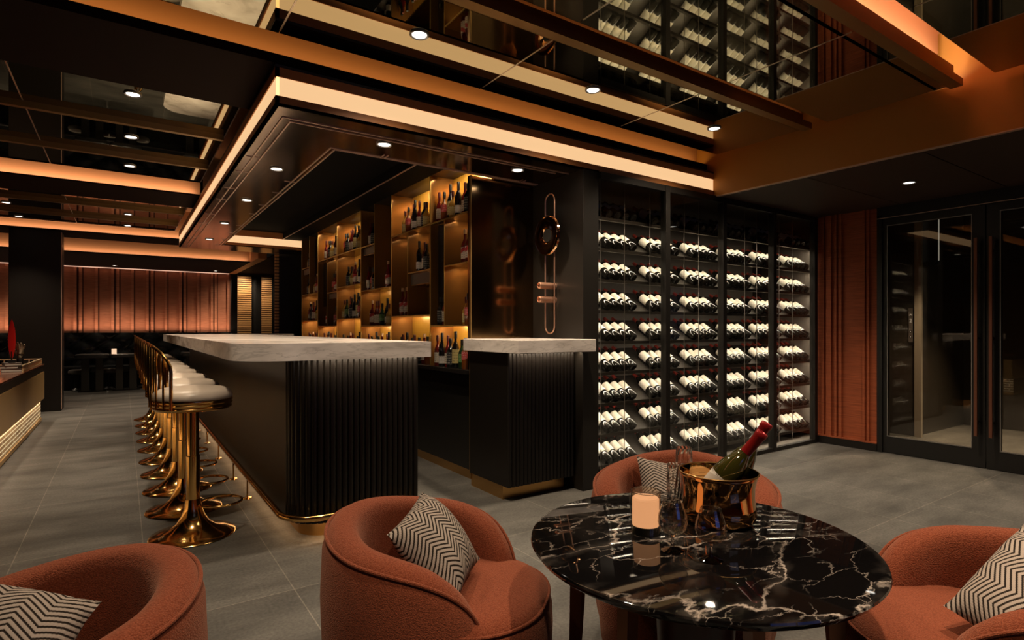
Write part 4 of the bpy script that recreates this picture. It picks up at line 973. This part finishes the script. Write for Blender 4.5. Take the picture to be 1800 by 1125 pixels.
d1 = (t1-b1).normalized(); cooled(t1 - d1*0.303, t1, 'green wine bottle with red capsule and ivory label, nearer in gold bucket')
t2 = V(0.796, 1.775, 0.903); b2 = V(0.66, 1.83, 0.66); d2 = (t2-b2).normalized(); cooled(t2 - d2*0.303, t2, 'green wine bottle with red capsule, farther of two in gold bucket')
m_bowl = mat_pane('thin_glass', (0.92, 0.89, 0.85), 2.0, 1.0)
def snifter(loc, label):
    t = thing('brandy_glass', label, 'glass', (loc[0], loc[1], TZ), 0, 'stemmed tasting glasses on the marble table')
    seg = 36
    bm = NB(); prof = [(0.0, 0.046), (0.012, 0.046), (0.026, 0.051), (0.036, 0.062), (0.0405, 0.078), (0.038, 0.098), (0.031, 0.118), (0.025, 0.135), (0.0242, 0.135), (0.030, 0.118), (0.0368, 0.098), (0.0392, 0.078), (0.0348, 0.064), (0.025, 0.054), (0.011, 0.050), (0.0, 0.050)]
    rr = lathe(bm, prof, seg)
    for ri, ring in enumerate(rr):
        if 2 <= ri <= 6:
            for k, v in enumerate(ring):
                s = 1 - 0.02*(0.5+0.5*math.cos(2*PI*k/3)); v.co.x *= s; v.co.y *= s
    obj('bowl', bm, m_bowl, t, smooth=True, ang=80)
    bm = NB(); tube(bm, [(0.0246*math.cos(2*PI*i/36), 0.0246*math.sin(2*PI*i/36), 0.135) for i in range(36)], 0.0009, 6, closed=True); obj('rim', bm, m_cut, t, smooth=True)
    bm = NB(); lathe(bm, [(0, 0.0), (0.029, 0.0), (0.030, 0.002), (0.020, 0.005), (0.007, 0.010), (0.0042, 0.018), (0.004, 0.036), (0.0065, 0.0445), (0.008, 0.0462), (0, 0.0462)], 32); obj('stem_and_foot', bm, m_cut, t, smooth=True)
snifter((1.227, 1.026), 'clear stemmed tasting glass beside the candle on the marble table')
snifter((1.258, 0.928), 'clear stemmed tasting glass nearest the camera in front of gold bucket')
def tumbler(loc, r, h, label, name, ice):
    t = thing(name, label, 'glass', (loc[0], loc[1], TZ))
    bm = NB(); rr = lathe(bm, [(0, 0), (r*0.85, 0.0), (r*0.9, 0.004), (r*0.95, h*0.3), (r, h*0.6), (r*0.93, h*0.9), (r*0.9, h), (r*0.84, h), (r*0.86, h*0.9), (r*0.92, h*0.6), (r*0.87, h*0.3), (r*0.8, 0.012), (0, 0.012)], 24)
    for ri in range(2, 7):
        for k, v in enumerate(rr[ri]):
            s = 1 - 0.05*((k+ri) % 2); v.co.x *= s; v.co.y *= s
    obj('cut_wall', bm, m_cut, t, smooth=False)
    if ice:
        bm = NB(); lathe(bm, [(0, 0.014), (r*0.78, 0.014), (r*0.84, h*0.45), (r*0.8, h*0.6), (r*0.5, h*0.68), (0, h*0.70)], 24); obj('crushed_ice', bm, m_frost, t, smooth=True)
tumbler((1.62, 1.305), 0.030, 0.185, 'tall cut crystal glass standing behind the gold bucket', 'highball_glass', True)
tumbler((1.518, 1.262), 0.026, 0.150, 'slim clear glass at the left rear of the gold bucket', 'cordial_glass', False)

# ------------------------------------------------------------------ low counter at the left with ornaments
lc = thing('side_counter', 'low gold side counter with copper top and woven lit plinth at left', 'counter', (-0.85, 9.55, 0))
LZ = 0.745; Y0 = -6.2
boxobj('copper_top', (-1.1, 0.0, Y0, 0.0, LZ-0.02, LZ), m_ctop, lc, bevel=0.003)
boxobj('top_frieze', (-1.08, -0.01, Y0, -0.01, LZ-0.10, LZ-0.02), m_dark, lc)
for i in range(7): boxobj('gold_panel', (-1.06, 0.0, Y0+0.885*i+0.003, Y0+0.885*(i+1)-0.003, 0.30, LZ-0.10), m_goldpanel, lc)
boxobj('woven_plinth', (-0.07, -0.035, Y0, -0.04, 0.05, 0.30), m_weave, lc)
boxobj('plinth_back', (-1.02, -0.07, Y0, -0.05, 0.04, 0.30), M('plinth_back', (0.16, 0.09, 0.04), 0.5), lc)
boxobj('plinth_rail', (-1.03, -0.025, Y0, -0.03, 0.01, 0.05), m_goldpanel, lc)
area('plinth_led', (-0.02, Y0/2, 0.285), (0, R_(35), 0), 0.02, 6.0, 5.0, WARM, lc)
gr = thing('gallery_rail', 'small pale gold lattice rail along the far edge of the side counter', 'gallery rail', (-0.85, 9.55, LZ))
bm = NB(); box(bm, -0.035, -0.02, -1.7, -0.02, 0.06, 0.072); box(bm, -1.08, -0.02, -0.035, -0.02, 0.06, 0.072); obj('top_bar', bm, m_cane, gr)
bm = NB(); box(bm, -0.035, -0.02, -1.7, -0.02, 0.0, 0.01); box(bm, -1.08, -0.02, -0.035, -0.02, 0.0, 0.01); obj('bottom_bar', bm, m_cane, gr)
for i in range(16):
    y = -0.03 - 0.11*i; bm = NB(); box(bm, -0.033, -0.022, y-0.006, y+0.006, 0.01, 0.06); obj('baluster', bm, m_cane, gr)
for i in range(8):
    x = -0.15 - 0.12*i; bm = NB(); box(bm, x-0.006, x+0.006, -0.033, -0.022, 0.01, 0.06); obj('baluster', bm, m_cane, gr)
spot('ornament_fill', (-1.1, 6.9, CEIL-0.05), 130, NEUT, 90, 0.8)  # lamp without a fixture, added to brighten the counter ornaments
# book stack, feather sculpture, hand sculpture
for i, (dx, dy, rz_, hh) in enumerate(((0.17, 0.24, 0.1, 0.035), (0.16, 0.22, -0.12, 0.03), (0.14, 0.20, 0.25, 0.028))):
    z = LZ + sum((0.035, 0.03, 0.028)[:i])
    b = thing('book', 'dark closed book in the stack under red feather sculpture, %s' % ('lowest' if i == 0 else 'middle' if i == 1 else 'topmost'), 'book', (-0.985, 8.03, z), rz_, 'books stacked on the side counter')
    bm = NB(); box(bm, -dx/2, dx/2, -dy/2, dy/2, 0, 0.004); box(bm, -dx/2, dx/2, -dy/2, dy/2, hh-0.004, hh); box(bm, -dx/2, -dx/2+0.004, -dy/2, dy/2, 0, hh); obj('cover', bm, m_book, b)
    boxobj('pages', (-dx/2+0.005, dx/2-0.005, -dy/2+0.005, dy/2-0.005, 0.004, hh-0.004), m_paper, b)
fs = thing('feather_sculpture', 'tall glossy red feather sculpture on black stand upon the books', 'sculpture', (-0.985, 8.03, LZ+0.093))
bm = NB(); box(bm, -0.03, 0.03, -0.03, 0.03, 0, 0.03); tube(bm, [(0, 0, 0.02), (0, 0, 0.12)], 0.008, 8); obj('stand', bm, m_black, fs)
bm = NB(); n = 26; prev = None
for i in range(n+1):
    f = i/n; z = 0.06 + 0.40*f; wdt = 0.045*math.sin(PI*min(1, f*0.92+0.04))**0.7*(1 if i % 2 else 0.90); lean = 0.02*math.sin(f*2.2)
    ax = RT*1.0
    ring = [bm.verts.new((ax.x*wdt*c_ + lean, ax.y*wdt*c_, z + 0.0)) if False else bm.verts.new((ax.x*wdt*math.cos(q)+FW.x*0.008*math.sin(q)*(0.2+math.sin(PI*f)), ax.y*wdt*math.cos(q)+FW.y*0.008*math.sin(q)*(0.2+math.sin(PI*f)), z - 0.012*abs(math.cos(q)))) for q in [2*PI*k/12 for k in range(12)] for c_ in (1,)]
    if prev:
        for k in range(12): bm.faces.new((prev[k], prev[(k+1) % 12], ring[(k+1) % 12], ring[k]))
    else: bm.faces.new(ring[::-1])
    prev = ring
bm.faces.new(prev); obj('feather', bm, m_red, fs, smooth=True, ang=50)
hs = thing('hand_sculpture', 'ivory open hand sculpture on a dark round base on the side counter', 'sculpture', (-0.93, 8.14, LZ))
bm = NB(); lathe(bm, [(0, 0), (0.032, 0), (0.032, 0.125), (0.028, 0.13), (0, 0.13)], 24); obj('round_base', bm, m_black, hs, smooth=True)
me = bpy.data.meshes.new('hand'); ver = []; edg = []; rad = []
def hv(r_, z, f=0.0): ver.append(RT*r_ + FW*f + Vector((0, 0, z))); return len(ver)-1
def chain(start, pts, rads):
    p = start
    for (a_, z, f), q in zip(pts, rads): k = hv(a_, z, f); rad.append(q); edg.append((p, k)); p = k
    return p
w0 = hv(0, 0.125); rad.append(0.020); w1 = hv(0.0, 0.16); rad.append(0.021); edg.append((w0, w1)); pc = hv(0.004, 0.20); rad.append(0.027); edg.append((w1, pc))
for (x0, dx, ln) in ((-0.020, -0.25, 0.075), (-0.004, -0.08, 0.088), (0.013, 0.25, 0.080), (0.027, 0.75, 0.062)):
    k0 = hv(x0, 0.228, 0.0); rad.append(0.0115); edg.append((pc, k0))
    chain(k0, [(x0+dx*ln*0.4, 0.228+ln*0.40, -0.004), (x0+dx*ln*0.7, 0.228+ln*0.70, -0.014), (x0+dx*ln*0.9, 0.228+ln*0.95, -0.026)], [0.0100, 0.0092, 0.0078])
k0 = hv(-0.028, 0.180, -0.004); rad.append(0.013); edg.append((w1, k0)); chain(k0, [(-0.040, 0.205, -0.012), (-0.043, 0.232, -0.022)], [0.0105, 0.0085])
me.from_pydata([tuple(v) for v in ver], edg, []); ho = bpy.data.objects.new('hand', me); C.objects.link(ho); ho.parent = hs; me.materials.append(m_plaster)
sk = ho.modifiers.new('skin', 'SKIN'); ss = ho.modifiers.new('sub', 'SUBSURF'); ss.levels = 2; ss.render_levels = 2
for v, q in zip(me.skin_vertices[0].data, rad): v.radius = (q, q)
me.skin_vertices[0].data[0].use_root = True
for p_ in me.polygons: p_.use_smooth = True

# ------------------------------------------------------------------ banquette corner at the far end
bq = thing('banquette', 'black buttoned leather banquette along the copper wall at the far end', 'banquette', (-0.95, 14.55, 0))
bm = NB(); nx, nz = 120, 22; W = 3.0; g = []
for i in range(nx+1):
    rowv = []
    for j in range(nz+1):
        x = -W + 2*W*i/nx; z = 0.42 + 0.70*j/nz
        u = x/0.24; v = (z-0.42)/0.19
        puff = abs(math.sin(PI*(u+v)/2)*math.sin(PI*(u-v)/2))**0.55
        rowv.append(bm.verts.new((x, -0.10 - 0.055*puff + 0.03*(j/nz), z)))
    g.append(rowv)
for i in range(nx):
    for j in range(nz): bm.faces.new((g[i][j], g[i+1][j], g[i+1][j+1], g[i][j+1]))
obj('tufted_back', bm, m_bleather, bq, smooth=True, ang=80)
boxobj('back_frame', (-W, W, -0.06, 0.30, 0, 1.12), m_bleather, bq, bevel=0.02)
boxobj('seat', (-W, W, -0.58, -0.08, 0.30, 0.46), m_bleather, bq, bevel=0.04)
boxobj('plinth', (-W, W, -0.53, -0.08, 0.0, 0.30), m_black, bq)
m_slab = M('charcoal_slab', (0.055, 0.048, 0.040), 0.45)
def slab_table(x, lab):
    t = thing('dining_table', lab, 'table', (x, 13.55, 0), 0, 'black tables before the banquette')
    bm = NB(); prism(bm, [(sx*0.265 - sx*0.0 if True else 0, 0) for sx in ()] or (arc(0.20, 0.24, 0.06, 0, PI/2, 5) + arc(-0.20, 0.24, 0.06, PI/2, PI, 5) + arc(-0.20, -0.24, 0.06, PI, 1.5*PI, 5) + arc(0.20, -0.24, 0.06, 1.5*PI, 2*PI, 5)), 0.645, 0.715)
    obj('table_top', bm, M('black_lacquer', (0.07, 0.065, 0.06), 0.25), t, smooth=True, bevel=0.012)
    for s in (-1, 1): boxobj('slab_leg', (s*0.11-0.062, s*0.11+0.062, -0.10, 0.10, 0.0, 0.645), m_slab, t, bevel=0.006)
    boxobj('foot_board', (-0.22, 0.22, -0.11, 0.11, 0.0, 0.02), m_dark, t)
    return t
slab_table(-0.49, 'black slab-legged table before the banquette, just right of the column')
slab_table(0.045, 'black slab-legged table before the banquette, nearer the bar stools')
slab_table(1.25, 'black slab-legged table half hidden behind the bar stools and bar')
slab_table(-2.35, 'black slab-legged table left of the column, behind the side counter')
def pouf(x, y, lab):
    t = thing('stool', lab, 'stool', (x, y, 0), 0, 'low stools at the black tables'); t.scale = (0.8, 0.8, 1.0)
    bm = NB(); lathe(bm, [(0, 0), (0.10, 0), (0.12, 0.02), (0.06, 0.06), (0.05, 0.30), (0.16, 0.34), (0, 0.34)], 24); obj('pedestal', bm, m_black, t, smooth=True)
    bm = NB(); lathe(bm, [(0, 0.33), (0.165, 0.33), (0.18, 0.36), (0.165, 0.40), (0.10, 0.415), (0, 0.42)], 28); obj('seat_pad', bm, M('grey_leather_pad', (0.16, 0.145, 0.13), 0.35), t, smooth=True)
for x, lab in ((-0.74, 'low grey-topped stool at left side of the table beside the column'), (-0.235, 'low grey-topped stool between the two black tables'), (0.30, 'low grey-topped stool at right of the table nearer the bar')):
    pouf(x, 13.81, lab)
for x, lab in ((-0.21, 'small glowing candle cube on the black table right of the column'), (-2.15, 'small glowing candle cube on the table left of the column')):
    t = thing('candle_cube', lab, 'candle', (x + (0.06 if x > -1 else 0), 13.42, 0.715)); bm = NB(); box(bm, -0.04, 0.04, -0.04, 0.04, 0, 0.10); obj('light_cube', bm, m_wax, t, bevel=0.006)
# slatted amber screens in the passage behind the bar
def screen(x0, x1, y, z1, lab, e):
    t = thing('slatted_screen', lab, 'screen', (x0, y, 0), 0, 'lit slatted screens in the passage')
    bm = NB(); n = int(z1/0.05)
    for i in range(n): box(bm, 0, x1-x0, -0.02, 0.0, 0.05*i, 0.05*i+0.030)
    obj('slats', bm, m_slat, t)
    boxobj('backing', (0, x1-x0, 0.0, 0.02, 0, z1), M('screen_backing', (0.12, 0.05, 0.02), 0.6), t)
    if e: spot('screen_spot', ((x1-x0)/2, -0.5, z1-0.02), e*8, WARM, 120, 1.0, 0.04, t, (R_(30), 0, 0))
screen(2.20, 2.50, 14.6, 2.46, 'bright amber slatted screen right of the copper wall', 5.0)
screen(2.72, 2.95, 14.6, 2.46, 'dimmer amber slatted screen deeper in the passage', 1.5)
screen(1.99, 2.05, 9.62, 2.5, 'narrow amber slatted strip beside the far end of bottle wall', 0)
